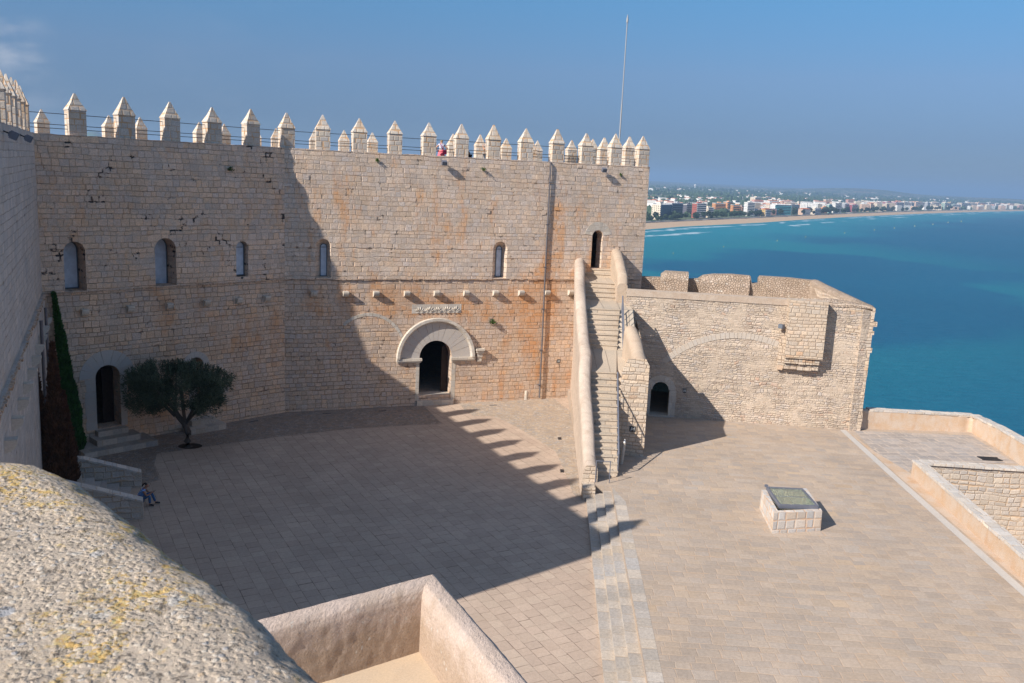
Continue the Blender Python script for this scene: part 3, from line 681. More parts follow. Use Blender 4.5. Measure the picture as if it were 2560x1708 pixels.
# cables between the merlons
def cable(z, name='steel_cable', lab=None):
    mb = MB()
    pts = [LEFT.pt(-.3, z, -.34), LEFT.pt(LL+.1, z, -.36), FAC.pt(.3, z, -.36), FAC.pt(FL-.3, z, -.36)]
    P_ = []
    for a, b in zip(pts, pts[1:]):
        n = 8
        for i in range(n): P_.append(a.lerp(b, i/n)+Vector((0, 0, -.02*math.sin(math.pi*(i % 2)))))
    P_.append(pts[-1]); mb.tube(P_, .016, 5)
    mb.build(name, 'dark_metal', None, lab, 'cable', 'cables strung between the merlons', origin=(K[0], K[1], z))
cable(16.82, lab='highest of the three dark cables strung between the merlons')
cable(16.30, lab='middle one of the three dark cables strung between the merlons')
cable(16.12, lab='lowest of the three dark cables strung between the merlons')

# flagpole
fp = empty('flagpole', (7.12, 66.2, 15.2), 'tall thin bare metal pole rising from the tower roof against the sky', 'flagpole')
tp = overt(1569.5, 36, (7.12, 66.2)).z
bp, tpp = Vector((7.12, 66.2, 15.2)), Vector((7.12, 66.2, tp))
mb = MB(); mb.tube([bp, bp.lerp(tpp, .45)], .05, 8); mb.tube([bp.lerp(tpp, .45), bp.lerp(tpp, .95)], .035, 8); mb.build('pole', 'white_metal', fp)
mb = MB(); mb.tube([bp.lerp(tpp, .95), bp.lerp(tpp, .97), tpp], .05, 8, radii=[.075, .075, .01]); mb.build('finial', 'white_metal', fp)
mb = MB(); mb.box((7.12, 66.2), .2, .2, 15.2, 15.3); mb.build('base', 'dark_metal', fp)

# ================================================================ WING on the left
EW = Vector((-12.5, 20.3))
WING = Wall((EW.x, EW.y), (WC[0], WC[1])); WL = WING.L
wing = empty('fortress_wing', (WC[0], WC[1], 0), 'long shaded grey castle wing at the left edge with a close row of pointed merlons', 'castle building')
mb = MB()
WING.slab(mb, [(0, LED), (WL+.3, LED)]+jitter_top(WL+.3, TOPZ, seed=6), thick=1.2, o=0)
mb.build('wall', 'wing', wing)
mb = MB(); WING.slab(mb, [(0, -.6), (WL+.3, -.6), (WL+.3, LED-.012), (0, LED-.012)], thick=1.3, o=.10); mb.build('wall', 'wing', wing)
def away(u, z, o): return WING.pt(u, z, o)
mb = MB(); wb = [away(0, 0, -6), away(WL+2, 0, -6)]
e0 = Wall((wb[0].x, wb[0].y), (EW.x, EW.y)); e0.slab(mb, [(0, -.6), (e0.L, -.6), (e0.L, TOPZ), (0, TOPZ)], thick=.8)
e1 = Wall((wb[1].x, wb[1].y), (wb[0].x, wb[0].y)); e1.slab(mb, [(0, -.6), (e1.L, -.6), (e1.L, TOPZ), (0, TOPZ)], thick=.8)
mb.build('rear_wall', 'wing', wing)
mb = MB(); a, b = away(.1, 0, -.6), away(WL+.2, 0, -.6); mb.prism([(a.x, a.y), (b.x, b.y), (wb[1].x, wb[1].y), (wb[0].x, wb[0].y)], 15.0, 15.2, bottom=True); mb.build('roof', 'screed', wing)
azW = math.atan2(WING.d.y, WING.d.x)
step = 2.27; u = .45
while u < WL-.3:
    c = WING.pt(u, 0, -.36); merlon((c.x, c.y), azW, wing); u += step
rn = random.Random(11)
mb = MB(); u = .2
while u < WL-.3:                                                   # weathered ledge
    l = rn.uniform(.2, .5); z = LED-rn.uniform(.0, .05); WING.box(mb, u, u+l, z-.09, z, .05, .13+rn.uniform(0, .09)); u += l+rn.uniform(0, .06)
mb.build('ledge', 'facade_low', wing)
u = WL-1.1
while u > 2: corbel(WING, u, 7.15, wing, .42, .2); u -= 2.25
mb = MB()
for u in (WL-2.6, WL-6.2): mb.tube([WING.pt(u, 7.9, .25), WING.pt(u, .1, .25)], .07, 8)
mb.build('gutter_pipe', 'pipe', wing)

# floodlights
def floodlight(p, aim, lab, dark=True):
    t = empty('floodlight', p, lab, 'lamp', 'floodlights fixed on the castle walls')
    f = Vector(aim).normalized(); s_ = f.cross(Vector((0, 0, 1))).normalized(); u_ = s_.cross(f)
    P0 = Vector(p); mb = MB()
    def bx(c, a, b, cc):
        q = [c+f*(x*a)+s_*(y*b)+u_*(z*cc) for x, y, z in ((-1, -1, -1), (1, -1, -1), (1, 1, -1), (-1, 1, -1), (-1, -1, 1), (1, -1, 1), (1, 1, 1), (-1, 1, 1))]
        for ids in ((0, 3, 2, 1), (4, 5, 6, 7), (0, 1, 5, 4), (1, 2, 6, 5), (2, 3, 7, 6), (3, 0, 4, 7)): mb.face([q[i] for i in ids])
    bx(P0+f*.32, .11, .16, .13); bx(P0+f*.2, .03, .10, .08); mb.build('housing', 'grey_metal', t)
    mb = MB(); mb.tube([P0, P0+f*.2], .025, 6); mb.build('arm', 'dark_metal', t)
    mb = MB(); bx(P0+f*.44, .01, .14, .11); mb.build('lens', 'alab_frame', t)
dn = Vector((0, 0, -.9))
for (px, py), lab in (((1107, 402), 'floodlight on the wall top below the woman in a pink skirt'), ((1505, 420), 'floodlight under the merlons near the right end of the wall')):
    u_, z_ = FAC.px(px, py); floodlight(FAC.pt(u_, z_, UPO), FAC.n+dn*.5, lab)
for (px, py), lab in (((8, 327), 'left one of two dark floodlights high on the shaded wing'), ((50, 337), 'right one of two dark floodlights high on the shaded wing')):
    u_, z_ = WING.px(px, py); floodlight(WING.pt(u_, z_, 0), WING.n+dn*.5, lab)

# ================================================================ GROUND
ZT = .6
mb = MB(rot=R_(90+29))
mb.prism([(-26, 8), (5.2, 8), (5.2, 62), (-15, 60), (-26, 44)], -.8, 0); mb.build('courtyard', 'pave_yard', kind='structure')
def sheet(name, pts, z, mat, rot=0.0, kind='structure'):
    m = MB(rot); m.prism(pts, z-.003, z, sides=False); return m.build(name, mat, kind=kind)
gp = lambda *q: [(oz(a, b).x, oz(a, b).y) for a, b in q]
# cobbled border in the courtyard (left dark band, then right of the sun lit wedge)
cb1 = gp((1060, 1012), (1105, 1060), (1010, 1063), (930, 1069), (860, 1073), (700, 1090), (600, 1103), (440, 1128), (415, 1112), (395, 1135), (385, 1165), (395, 1180), (395, 1200), (352, 1215), (352, 1185), (250, 1140), (200, 1133), (210, 1100), (330, 1110), (440, 1085), (600, 1030), (713, 1020))
def order(p): return p
FB = lambda u, o: (FAC.pt(u, 0, o).x, FAC.pt(u, 0, o).y)
LB = lambda u, o: (LEFT.pt(u, 0, o).x, LEFT.pt(u, 0, o).y)
g = lambda a, b: (oz(a, b).x, oz(a, b).y)
cobL = [LB(1.0, .0), LB(LL, .0), FB(8.8, 0), g(1060, 1015), g(1105, 1060), g(1010, 1064), g(930, 1069), g(860, 1074), g(700, 1092), g(600, 1105), g(480, 1122), g(392, 1135), g(385, 1165), g(400, 1200), g(350, 1215), g(240, 1150), g(190, 1140)]
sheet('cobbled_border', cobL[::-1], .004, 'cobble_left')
cobR = [FB(11.2, 0), FB(18.0, 0), g(1428, 1030), g(1447, 1200), g(1454, 1252), g(1433, 1235), g(1412, 1180), g(1390, 1130), g(1330, 1090), g(1262, 1052), g(1225, 1040), g(1185, 1040), g(1160, 1025), g(1150, 1012)]
sheet('cobbled_border', cobR[::-1], .004, 'cobble')
# tree pit
mb = MB(); tb = oz(470, 1117); ang = [i/20*2*math.pi for i in range(20)]
mb.face([(tb.x+.08+.62*math.cos(a), tb.y+.1+.5*math.sin(a), .010) for a in ang]); mb.build('tree_pit', 'soil', kind='structure')
# small dark drain slots
for i, (q, l) in enumerate((((633, 1054), .55), ((817, 1034), .5), ((956, 1027.5), .5), ((1233, 1013.5), .5))):
    p = oz(*q); m = MB(); m.box((p.x, p.y), l/2, .04, .004, .02, azF if q[0] > 700 else azL)
    m.build('drain_slot', 'dark_metal', None, ('dark floor slot nearest to the olive tree', 'dark floor slot in the shaded cobbles left of the portal', 'dark floor slot closest to the portal on its left', 'dark floor slot in the sunlit cobbles right of the portal')[i], 'drain', 'narrow floor slots along the palace wall', origin=(p.x, p.y, 0))
for i, q in enumerate(((1399, 1097), (1405, 1178))):
    p = oz(*q); m = MB(); m.box((p.x, p.y), .09, .22, .004, .03, 0); m.box((p.x, p.y), .06, .18, .03, .035, 0)
    m.build('floor_light', 'dark_metal', None, ('small dark floor light farther up beside the stair wall', 'small dark floor light nearer the foot of the stair wall')[i], 'lamp', 'floor lights beside the stair', origin=(p.x, p.y, 0))

# terrace
def ex(y): return 5.03-.0384*(40-y)      # edge of the top step
T1 = [(ex(8), 8), (21.0, 8), (21.0, 43.8), (21.6, 44.6), (31, 44.0), (30, 54.5), (4.0, 62), (3.9, 40.4), (ex(40), 40.3)]
mb = MB(rot=R_(-2)); mb.prism(T1, -.8, ZT); mb.build('terrace', 'pave_terrace', kind='structure')
z1 = lambda x, y: (1960+x/2.153, 980+y/2.153)
gt = lambda x, y: (oz(*z1(x, y), ZT).x, oz(*z1(x, y), ZT).y)
bas = [gt(375, 212), gt(620, 205), gt(1020, 218), gt(1292, 392)]
inner = [gt(400, 235), gt(600, 228), gt(975, 245), gt(1215, 372), gt(860, 372), gt(700, 372), gt(690, 450), gt(640, 455), gt(520, 330)]
sheet('bastion_paving', [(21.0, 52.2), (28.2, 52.3), (28.0, 47), (22.4, 46.4), (21.05, 44.6), (20.55, 44.6), (20.62, 48)][::-1], ZT+.004, 'pave_bastion', R_(8))
sheet('plaster_strip', [(20.55, 52.2), (20.2, 44), (19.75, 31), (19.2, 15), (21.0, 15), (21.05, 44.5), (20.62, 48)][::-1], ZT+.008, 'plaster_peach')
sheet('gutter_strip', [(20.15, 52.25), (20.5, 52.2), (20.12, 44), (19.6, 31), (19.0, 15), (18.6, 15), (19.22, 31), (19.75, 44)], ZT+.012, 'strip', R_(90))
sheet('kerb_band', [(ex(40.3)+.02, 40.1), (ex(8)+.02, 8), (ex(8)+.47, 8), (ex(40.3)+.45, 38.3)], ZT+.006, 'step', R_(88))
# the three low steps between courtyard and terrace
st = empty('low_steps', (4.4, 30, 0), 'long flight of low stone steps between the courtyard and the sunny terrace', 'steps')
for k in range(3):
    m = MB(rot=R_(87)); rn = random.Random(20+k); y = 8.0; xo = 1.18-.393*k
    zz = .15*(k+1)
    e = lambda yy, q: ex(yy)-1.18+.393*q
    m.prism([(e(8, k), 8), (e(8, k+1)+.02, 8), (e(40, k+1)+.02, 40.05), (e(40, k), 40.05)], -.1, zz)
    m.build('step', 'step', st)

# ================================================================ GREAT STAIR
stair = empty('stone_staircase', (4.9, 41, ZT), 'steep stone staircase between rendered parapets climbing to the tower door', 'staircase')
prof = []       # (y, z) of tread fronts
y, z = 41.7, ZT
def flight(n, rise, run, name='step'):
    global y, z
    for i in range(n):
        prof.append((y, z, z+rise)); y += run; z += rise
flights = []
SZ = [(41.7, ZT)]
steps = []
def addsteps(y0, z0, n, rise, run):
    yy, zz = y0, z0
    for i in range(n): steps.append((yy, zz+rise, 61.0)); yy += run; zz += rise
    return yy, zz
y, z = addsteps(41.7, ZT, 15, .281, .335)
L1 = (y, z)
y2, z2 = addsteps(50.0, 5.38, 8, .257, .25)
y3, z3 = addsteps(55.5, z2, 4, .25, .31)
y4, z4 = addsteps(59.2, z3, 1, .26, .3)
y5, z5 = addsteps(59.95, z4, 1, .22, .2)
def lx(yy):   # inner face of the left parapet
    pts = [(40.5, 4.35), (46, 4.25), (51, 4.32), (60.5, 4.45)]
    for a, b in zip(pts, pts[1:]):
        if yy <= b[0]: return a[1]+(b[1]-a[1])*(yy-a[0])/(b[0]-a[0])
    return pts[-1][1]
def rx(yy):
    pts = [(41, 5.42), (46.7, 5.66), (50, 6.0), (52, 6.25), (55.5, 6.4), (61, 6.55)]
    for a, b in zip(pts, pts[1:]):
        if yy <= b[0]: return a[1]+(b[1]-a[1])*(yy-a[0])/(b[0]-a[0])
    return pts[-1][1]
rn = random.Random(5)
def stepz(yy):
    if yy < 41.7: return ZT
    if yy < L1[0]: return ZT+(yy-41.7)/.335*.281
    if yy < 50: return L1[1]+(5.38-L1[1])*(yy-L1[0])/(50-L1[0])
    if yy < 52: return 5.38+(yy-50)/.25*.257
    if yy < 55.5: return z2
    if yy < 56.74: return z2+(yy-55.5)/.31*.25
    if yy < 59.2: return z3
    return z3+.3
segs = steps+[(61.0, 0, 0)]
for i, (yy, zz, _) in enumerate(steps):
    yn = min(steps[i+1][0] if i+1 < len(steps) else 60.9, 60.9)
    ze = zz
    if i == 14: ze = 5.38-.257*0  # sloping landing
    m = MB(rot=R_(0)); j = lambda: rn.uniform(-.02, .02)
    x0, x1, x2, x3 = lx(yy)-.1, rx(yy)+.02+j(), rx(yn)+.02, lx(yn)-.1
    yb = yn+.04
    fr = yy-.02+j()
    zb_ = max(-.2, zz-.6)
    za = zz; zc = zz if i != 14 else 5.38-.02
    A = [(x0, fr, za), (x1, fr+j(), za), (x2, yb, zc), (x3, yb, zc)]
    m.face(A); B = [(p[0], p[1], zb_) for p in A]
    m.face([B[0], B[1], A[1], A[0]]); m.face([B[1], B[2], A[2], A[1]])
    zn = [rn.uniform(.05, .08), rn.uniform(.05, .08)]; pn = [rn.uniform(.03, .055), rn.uniform(.03, .055)]      # worn overhanging nosing
    N0 = [(A[0][0], A[0][1]-pn[0], za), (A[1][0]+.03, A[1][1]-pn[1], za)]; N1 = [(N0[0][0], N0[0][1], za-zn[0]), (N0[1][0], N0[1][1], za-zn[1])]
    m.face([A[0], N0[0], N0[1], A[1]]); m.face([N1[0], N1[1], N0[1], N0[0]]); m.face([(A[0][0], A[0][1], za-zn[0]), (A[1][0]+.03, A[1][1], za-zn[1]), N1[1], N1[0]]); m.face([N1[1], (A[1][0]+.03, A[1][1], za-zn[1]), (A[1][0]+.03, A[1][1], za), N0[1]])
    m.build('step' if yn-yy < 1 else 'landing', 'steps_stair', stair)
# body under the steps (right flank visible)
m = MB(); ys = [41.6]+[41.7+.335*i for i in range(1, 15)]+[L1[0], 50, 52, 55.5, 56.7, 60.9]
for a, b in zip(ys, ys[1:]):
    za, zb = stepz(a+.01)-.12, stepz(b-.01)-.12
    m.face([(rx(a), a, ZT-.05), (rx(b), b, ZT-.05), (rx(b), b, zb), (rx(a), a, max(za, ZT))])
m.build('flank_wall', 'rubble', stair)
# left parapet: measured ridge, rounded top, leaning render face
ridge_px = [(1470, 1135), (1466, 1104), (1466, 1053), (1459, 977), (1457, 930), (1457, 900), (1463, 880), (1456, 850), (1452, 792), (1448, 735), (1446, 697), (1447, 668), (1445, 641)]
rid = []
for (a, b) in ridge_px:
    d = ray(a, b); best = None
    yy = 40.9
    while yy < 60.6:
        zr = CAMH+d.z*yy/d.y; e = abs(zr-(stepz(yy)+.95))
        if best is None or e < best[0]: best = (e, yy, d.x/d.y*yy, zr)
        yy += .05
    rid.append((best[1], best[2]+.10, best[3]))
rid.sort()
rid = [(40.75, 4.08, 1.45)]+[r for r in rid if r[0] > 41.2]+[(60.6, 4.12, 9.95)]
def ridge(yy):
    for a, b in zip(rid, rid[1:]):
        if yy <= b[0]:
            t = (yy-a[0])/max(1e-6, b[0]-a[0]); return a[1]+(b[1]-a[1])*t, a[2]+(b[2]-a[2])*t
    return rid[-1][1:]
rows = []; uvr = []
ny = 80
for i in range(ny+1):
    yy = 40.75+(60.5-40.75)*i/ny
    x, z = ridge(yy)
    sm = [ridge(min(60.5, max(40.75, yy+q))) for q in (-.5, -.25, 0, .25, .5)]
    x = sum(q[0] for q in sm)/5; z = sum(q[1] for q in sm)/5+.05*noise.noise(Vector((yy*1.1, 0, 4)))+.03*noise.noise(Vector((yy*3.1, 0, 9)))
    xl = 3.66+.0278*(yy-40.2); hw = .31
    L = [(xl-.04, -.1), (xl, z*.35), (min(xl+.03, x-hw), z-.9) if z > 1.6 else (xl, z*.6), (x-hw-.02, z-.35), (x-hw+.01, z-.15), (x-hw*.6, z-.04), (x, z), (x+hw*.6, z-.04), (x+hw-.01, z-.15), (x+hw+.02, z-.35), (max(x+hw+.03, lx(yy)), z-1.15)]
    rows.append([Vector((q[0]+.02*noise.noise(Vector((q[1], yy*1.3, 1))), yy, q[1])) for q in L])
    dist = 0; uu = []
    for q in range(len(L)):
        if q: dist += math.hypot(L[q][0]-L[q-1][0], L[q][1]-L[q-1][1])
        uu.append((yy, dist))
    uvr.append(uu)
m = MB(); m.grid(rows, uvs=uvr)
par_l = m.build('parapet', 'plaster_pink', stair)
m = MB(); e = rows[0]; m.face([e[i] for i in (1, 10, 9, 8, 7, 6, 5, 4, 3, 2)]); m.face([(e[0].x, 40.75, -.1), (e[10].x, 40.75, -.1), e[10], e[1]])
m.build('end_face', 'rubble_block', stair)
m = MB(); m.box((3.95, 40.3), .30, .45, -.1, ZT+.02); m.build('plinth', 'rubble_block', stair)
# narrow arched slot in the left parapet base
p = opl(1434, 1000, (3.95, 50, 0), Vector((-1, 0, 0)))
# pier block with wall towards the rubble building
PB = [(5.80, 45.30), (7.24, 45.15), (7.55, 53.6), (6.2, 53.6)]
m = MB()
fz = [5.1, 5.5]
P4 = PB
zt = {0: 5.35, 1: 5.55, 2: 8.0, 3: 8.0}
def pw(y): return max(5.35, 5.35+(y-45.6)*.50)
ysl = [45.2, 46.2, 47.2, 48.5, 50.0, 51.5]
m.face([(5.80, 45.3, ZT), (7.24, 45.15, ZT), (7.2, 45.15, 5.5), (7.0, 45.17, 5.85), (6.1, 45.27, 5.8), (5.8, 45.3, 5.2)])
pier = m.build('pier_front', 'rubble_block', stair)
# right parapet from the pier up to the opening: rendered, rounded
def sweep(path, name, mat, parent, hw=.28, n=60, rz=.12, down=None, wob=.015, **kw):
    """path: (x,y,ztop); a wall with a rounded top following it, down: z of foot or callable"""
    P_ = [Vector(p) for p in path]; L = [0]
    for a, b in zip(P_, P_[1:]): L.append(L[-1]+(b-a).length)
    rows, uvs = [], []
    for i in range(n+1):
        s_ = L[-1]*i/n; j = max(k for k in range(len(L)-1) if L[k] <= s_+1e-9) if s_ < L[-1] else len(L)-2
        t = (s_-L[j])/(L[j+1]-L[j]); p = P_[j].lerp(P_[j+1], t)
        d0 = (P_[j+1]-P_[j]).normalized()
        if t < .15 and j > 0: d0 = (d0+(P_[j]-P_[j-1]).normalized()).normalized()
        if t > .85 and j < len(P_)-2: d0 = (d0+(P_[j+2]-P_[j+1]).normalized()).normalized()
        s2 = Vector((d0.y, -d0.x, 0)).normalized(); z = p.z+wob*noise.noise(Vector((s_*1.7, 3, 0)))
        dz = down(p) if callable(down) else (down if down is not None else z-1)
        prof = [(-hw-.03, dz), (-hw, z-rz*2.2), (-hw+.02, z-rz), (-hw*.6, z-rz*.25), (0, z), (hw*.6, z-rz*.25), (hw-.02, z-rz), (hw, z-rz*2.2), (hw+.03, dz)]
        r = [];
        for q, zz in prof:
            v = p+s2*q; v.z = zz; v += s2*(wob*noise.noise(Vector((s_*2, zz*2, q)))); r.append(v)
        rows.append(r); uu = []; dd = 0
        for k in range(len(r)):
            if k: dd += (r[k]-r[k-1]).length
            uu.append((s_, dd))
        uvs.append(uu)
    m = MB(); m.grid(rows, uvs=uvs); m.face(rows[0][::-1]); m.face(rows[-1])
    return m.build(name, mat, parent, **kw)
sweep([(6.75, 45.25, 5.85), (6.78, 46.6, 6.0), (6.74, 48.0, 6.55), (6.6, 49.0, 6.95)], 'parapet', 'plaster', stair, .38, 40, .2, down=ZT-.1)
m = MB(); m.face([(7.24, 45.16, ZT), (7.5, 53.6, ZT), (7.5, 53.6, 6.6), (7.24, 48.2, 6.0), (7.24, 46.6, 5.5), (7.2, 45.16, 5.5)])
m.build('flank_wall', 'rubble_block', stair)
# upper right parapet next to the tower door
sweep([(6.72, 55.0, 8.6), (6.72, 55.3, 9.2), (6.7, 57.4, 9.9), (6.72, 59.0, 10.25), (6.8, 60.6, 10.3)], 'parapet', 'plaster', stair, .33, 40, .15, down=6.6)
# core between the treads and the right hand wall
m = MB(); yy_ = [45.4, 47.0, 50.0, 51.0, 52.0, 55.4]
for a, b in zip(yy_, yy_[1:]):
    za, zb = stepz(a+.01)-.05, stepz(b-.01)-.05
    xa, xb = rx(a)-.1, rx(b)-.1
    m.face([(xa, a, za), (7.1, a, za), (7.1, b, zb), (xb, b, zb)])
    if a == 45.4: m.face([(xa, a, ZT), (7.1, a, ZT), (7.1, a, za), (xa, a, za)])
m.build('core', 'steps_stair', stair)
# hand rails
def railing(pts, h, par, nb=9, name='handrail'):
    P_ = [Vector(p) for p in pts]; m = MB()
    top = [p+Vector((0, 0, h)) for p in P_]; lo = [p+Vector((0, 0, h*.18)) for p in P_]
    m.tube(top, .04, 6); m.tube(lo, .03, 6)
    L = [0]
    for a, b in zip(P_, P_[1:]): L.append(L[-1]+(b-a).length)
    for i in range(nb+1):
        s_ = L[-1]*i/nb; j = max(k for k in range(len(L)-1) if L[k] <= s_+1e-6) if s_ < L[-1] else len(L)-2
        t = (s_-L[j])/(L[j+1]-L[j]); p = P_[j].lerp(P_[j+1], t); m.tube([p, p+Vector((0, 0, h))], .018 if 0 < i < nb else .03, 6, caps=False)
    return m.build(name, 'grey_metal', par)
railing([(rx(41.9)+.05, 41.9, ZT+.1), (rx(46)+.05, 46.0, 3.95)], .95, stair, 16)
railing([(6.35, 51.6, 7.3), (6.3, 49.3, 5.3)], .95, stair, 8)
# little chain gate at the foot
gate = empty('metal_barrier', (4.5, 40.75, ZT), 'thin grey metal bar barrier across the foot of the stair', 'barrier')
a = oz(1488, 1206, ZT); b = oz(1522.8, 1208, ZT)
for p in (a, b):
    m = MB(); m.tube([(p.x, p.y, ZT), (p.x, p.y, ZT+1.1)], .022, 8); m.build('post', 'grey_metal', gate)
m = MB(); m.tube([(a.x-.05, a.y, ZT+1.08), (b.x+.03, b.y, ZT+1.08)], .022, 8); m.build('rail', 'grey_metal', gate)
# leaning rolled post with white cap beside the stair
lp = empty('bollard', (6.0, 43.2, ZT), 'slim stone post with a white cap standing in the nook beside the stair', 'post')
q0 = oz(1553, 1160, ZT)
m = MB(); m.tube([(q0.x, q0.y, ZT), (q0.x+.08, q0.y, ZT+1.15)], .09, 8); m.build('shaft', 'dressed', lp)
m = MB(); m.tube([(q0.x+.08, q0.y, ZT+1.15), (q0.x+.1, q0.y, ZT+1.32)], .05, 8, radii=[.07, .03]); m.build('cap', 'white_plastic', lp)
for c in lp.children: c.location = (0, 0, 0)

# ================================================================ RUBBLE BUILDING on the right
RP = Wall((10.33, 53.37), (21.38, 52.2)); RU = RP.L
z8 = lambda x, y: (1560+x/3.136, 640+y/3.136)
rb = empty('rubble_building', (16, 53, ZT), 'low sunlit rubble stone building with walled roof terrace beside the staircase', 'castle building')
m = MB()
dA, dB = RP.px(*z8(205, 1150))[0], RP.px(*z8(345, 1150))[0]
DRB = arch(dA, dB+.04, ZT+.06, 2.28, 10, .5)
u0 = RP.px(*z8(20, 290))[0]
top = [(RU, 8.15), (RU-.5, 8.25), (RU-2.7, 8.4), (RU-5, 8.35), (RU-8, 8.3), (u0+.8, 8.25), (u0, 8.2)]
RP.slab(m, [(u0, ZT-.4), (RU, ZT-.4)]+top, [DRB], thick=.8)
m.build('wall', 'rubble', rb)
# curb of render along the top
m = MB(); RP.box(m, u0, RU-4.7, 8.0, 8.36, -.75, .05); m.build('curb', 'curb_plaster', rb)
# quoins at the right corner with toothing
rn = random.Random(9); z = ZT
m = MB()
while z < 8.1:
    h = rn.uniform(.22, .34); l = rn.choice((.35, .55, .8, 1.1, 1.5)) if z > 3.6 else rn.choice((.4, .6, .9)); prj = rn.choice((0, 0, .1, .22)) if 3.8 < z < 7.2 else rn.uniform(-.02, .04)
    if z < 3.8 and z > 2.0: prj = -.02
    RP.box(m, RU-l, RU+prj+.01, z, min(z+h-.012, 8.12), -.82, .02+rn.uniform(0, .015)); z += h
m.build('quoin', 'rubble_block', rb)
# doorway ring + jambs
m = MB(); ring(RP, (dA+dB)/2+.02, 2.28, .5, .92, 7, 0, .015, m); dq = m.build('doorway', 'dressed', rb)
for (ua, ub) in ((dA-.32, dA), (dB+.04, dB+.45)):
    z = ZT; m = MB()
    while z < 2.27: h = min(.38, 2.28-z); RP.box(m, ua, ub, z, z+h-.01, 0, .015); z += h
    m.build('jamb', 'dressed', dq)
m = MB(); RP.box(m, dA-.1, dB+.15, ZT-.1, ZT+.07, -.7, .18); m.build('threshold', 'dressed', dq)
# segmental relieving arch of pale blocks
def arcpt(t): return None
aL, aT, aR = RP.px(*z8(300, 810)), RP.px(*z8(880, 600)), RP.px(*z8(1255, 690))
# circle through three points
def circ(a, b, c):
    A = Matrix(((a[0], a[1], 1), (b[0], b[1], 1), (c[0], c[1], 1)))
    M_ = Matrix(((2*a[0], 2*a[1], 1), (2*b[0], 2*b[1], 1), (2*c[0], 2*c[1], 1))); r_ = Vector((a[0]**2+a[1]**2, b[0]**2+b[1]**2, c[0]**2+c[1]**2))
    s_ = M_.inverted() @ r_; return s_[0], s_[1], math.sqrt(s_[2]+s_[0]**2+s_[1]**2)
cx_, cz_, cr_ = circ(aL, aT, aR)
a0 = math.atan2(aR[1]-cz_, aR[0]-cx_); a1 = math.atan2(aL[1]-cz_, aL[0]-cx_)
m = MB(); ring(RP, cx_, cz_, cr_-.36, cr_, 30, 0, .02, m, a0=a0, a1=a1, gap=.0015); m.build('relieving_arch', 'arch_band', rb)
# latrine box with stepped corbelling
bA, bB = RP.px(*z8(1290, 500), .7)[0], RP.px(*z8(1590, 500), .7)[0]
m = MB(); PR = .75
RP.box(m, bA, bB, 4.95, 8.42, -.3, PR, 0)
lb = m.build('latrine_box', 'rubble_block', rb)
for i, (za, zb_, pr) in enumerate(((4.60, 4.9, PR-.12), (4.22, 4.56, PR-.3))):
    n = 5
    for k in range(n):
        m = MB(); a = bA+.02+(bB-bA-.12)*k/n; b_ = a+(bB-bA-.12)/n-.03; RP.box(m, a, b_, za+rn.uniform(-.02, .02), zb_, -.1, pr+rn.uniform(-.04, .04)); m.build('corbel', 'rubble_block', lb)
m = MB(); RP.box(m, bA-.28, bA+.02, 4.1, 6.1, -.1, .28); m.build('side_pier', 'rubble_block', lb)
floodlight(RP.pt(bA-.05, 6.75, .1), RP.n*.8+RP.d*(-.9)+Vector((0, 0, .05)), 'pale floodlight beside the stone box on the rubble building')
# roof, far parapet with crenels, right parapet
m = MB(); m.prism([(7.0, 54.0), (21.0, 52.6), (20.4, 60.2), (8.6, 61.8)], 7.2, 7.45, bottom=True); m.build('roof', 'screed', rb)
FARW = Wall((8.7, 61.42), (8.7+math.cos(R_(9)), 61.42-math.sin(R_(9))))
fu = lambda x, y: FARW.px(*z8(x, y))[0]
m = MB()
out = [(0, 6.4), (fu(1500, 200)+.2, 6.4), (fu(1500, 200)+.2, 8.8), (fu(1300, 180), 8.9), (fu(1070, 168), 8.9), (fu(1055, 190), 8.72), (fu(1055, 215), 8.4), (fu(1000, 218), 8.38), (fu(993, 170), 8.86), (fu(850, 155), 8.9), (fu(700, 155), 8.83), (fu(620, 168), 8.7), (fu(580, 180), 8.45), (fu(520, 176), 8.4), (fu(280, 176), 8.38), (0, 8.35)]
FARW.slab(m, out, [], thick=.75); par = m.build('roof_parapet', 'plaster_dark', rb)
# projecting stubby merlon with sloped top
m = MB(); ua, ub = fu(290, 200), fu(500, 200)
rows = [[FARW.pt(u, z, o) for z, o in ((7.3, .9), (8.45, .9), (8.8, .62), (8.9, .1), (8.85, -.75), (6.5, -.75))] for u in (ua, ua+.25, ub-.2, ub)]
rows[0] = [FARW.pt(ua-.05, p[0], p[1]) for p in ((7.3, .9), (8.25, .9), (8.6, .6), (8.7, .1), (8.6, -.75), (6.5, -.75))]
m.grid(rows, smooth=False); m.face(rows[0]); m.face(rows[-1][::-1]); m.build('merlon', 'plaster_dark', rb)
m = MB(); ua, ub = fu(590, 200), fu(1500, 200)
rows = [[FARW.pt(ua, 7.3, .55), FARW.pt(ua, 8.2, .5), FARW.pt(ua+.2, 8.6, 0.01)], [FARW.pt(ua+.6, 7.3, .5), FARW.pt(ua+.6, 8.3, .4), FARW.pt(ua+.8, 8.8, 0.01)], [FARW.pt(fu(985, 200), 7.3, .4), FARW.pt(fu(985, 200), 8.1, .33), FARW.pt(fu(985, 200), 8.8, .01)]]
m.grid(rows, smooth=False); m.face(rows[0]); m.face(rows[-1][::-1]); m.build('merlon', 'plaster_dark', rb)
rc = FARW.pt(fu(1500, 200), 0, -.3); fc = RP.pt(RU-.3, 0, -.2)
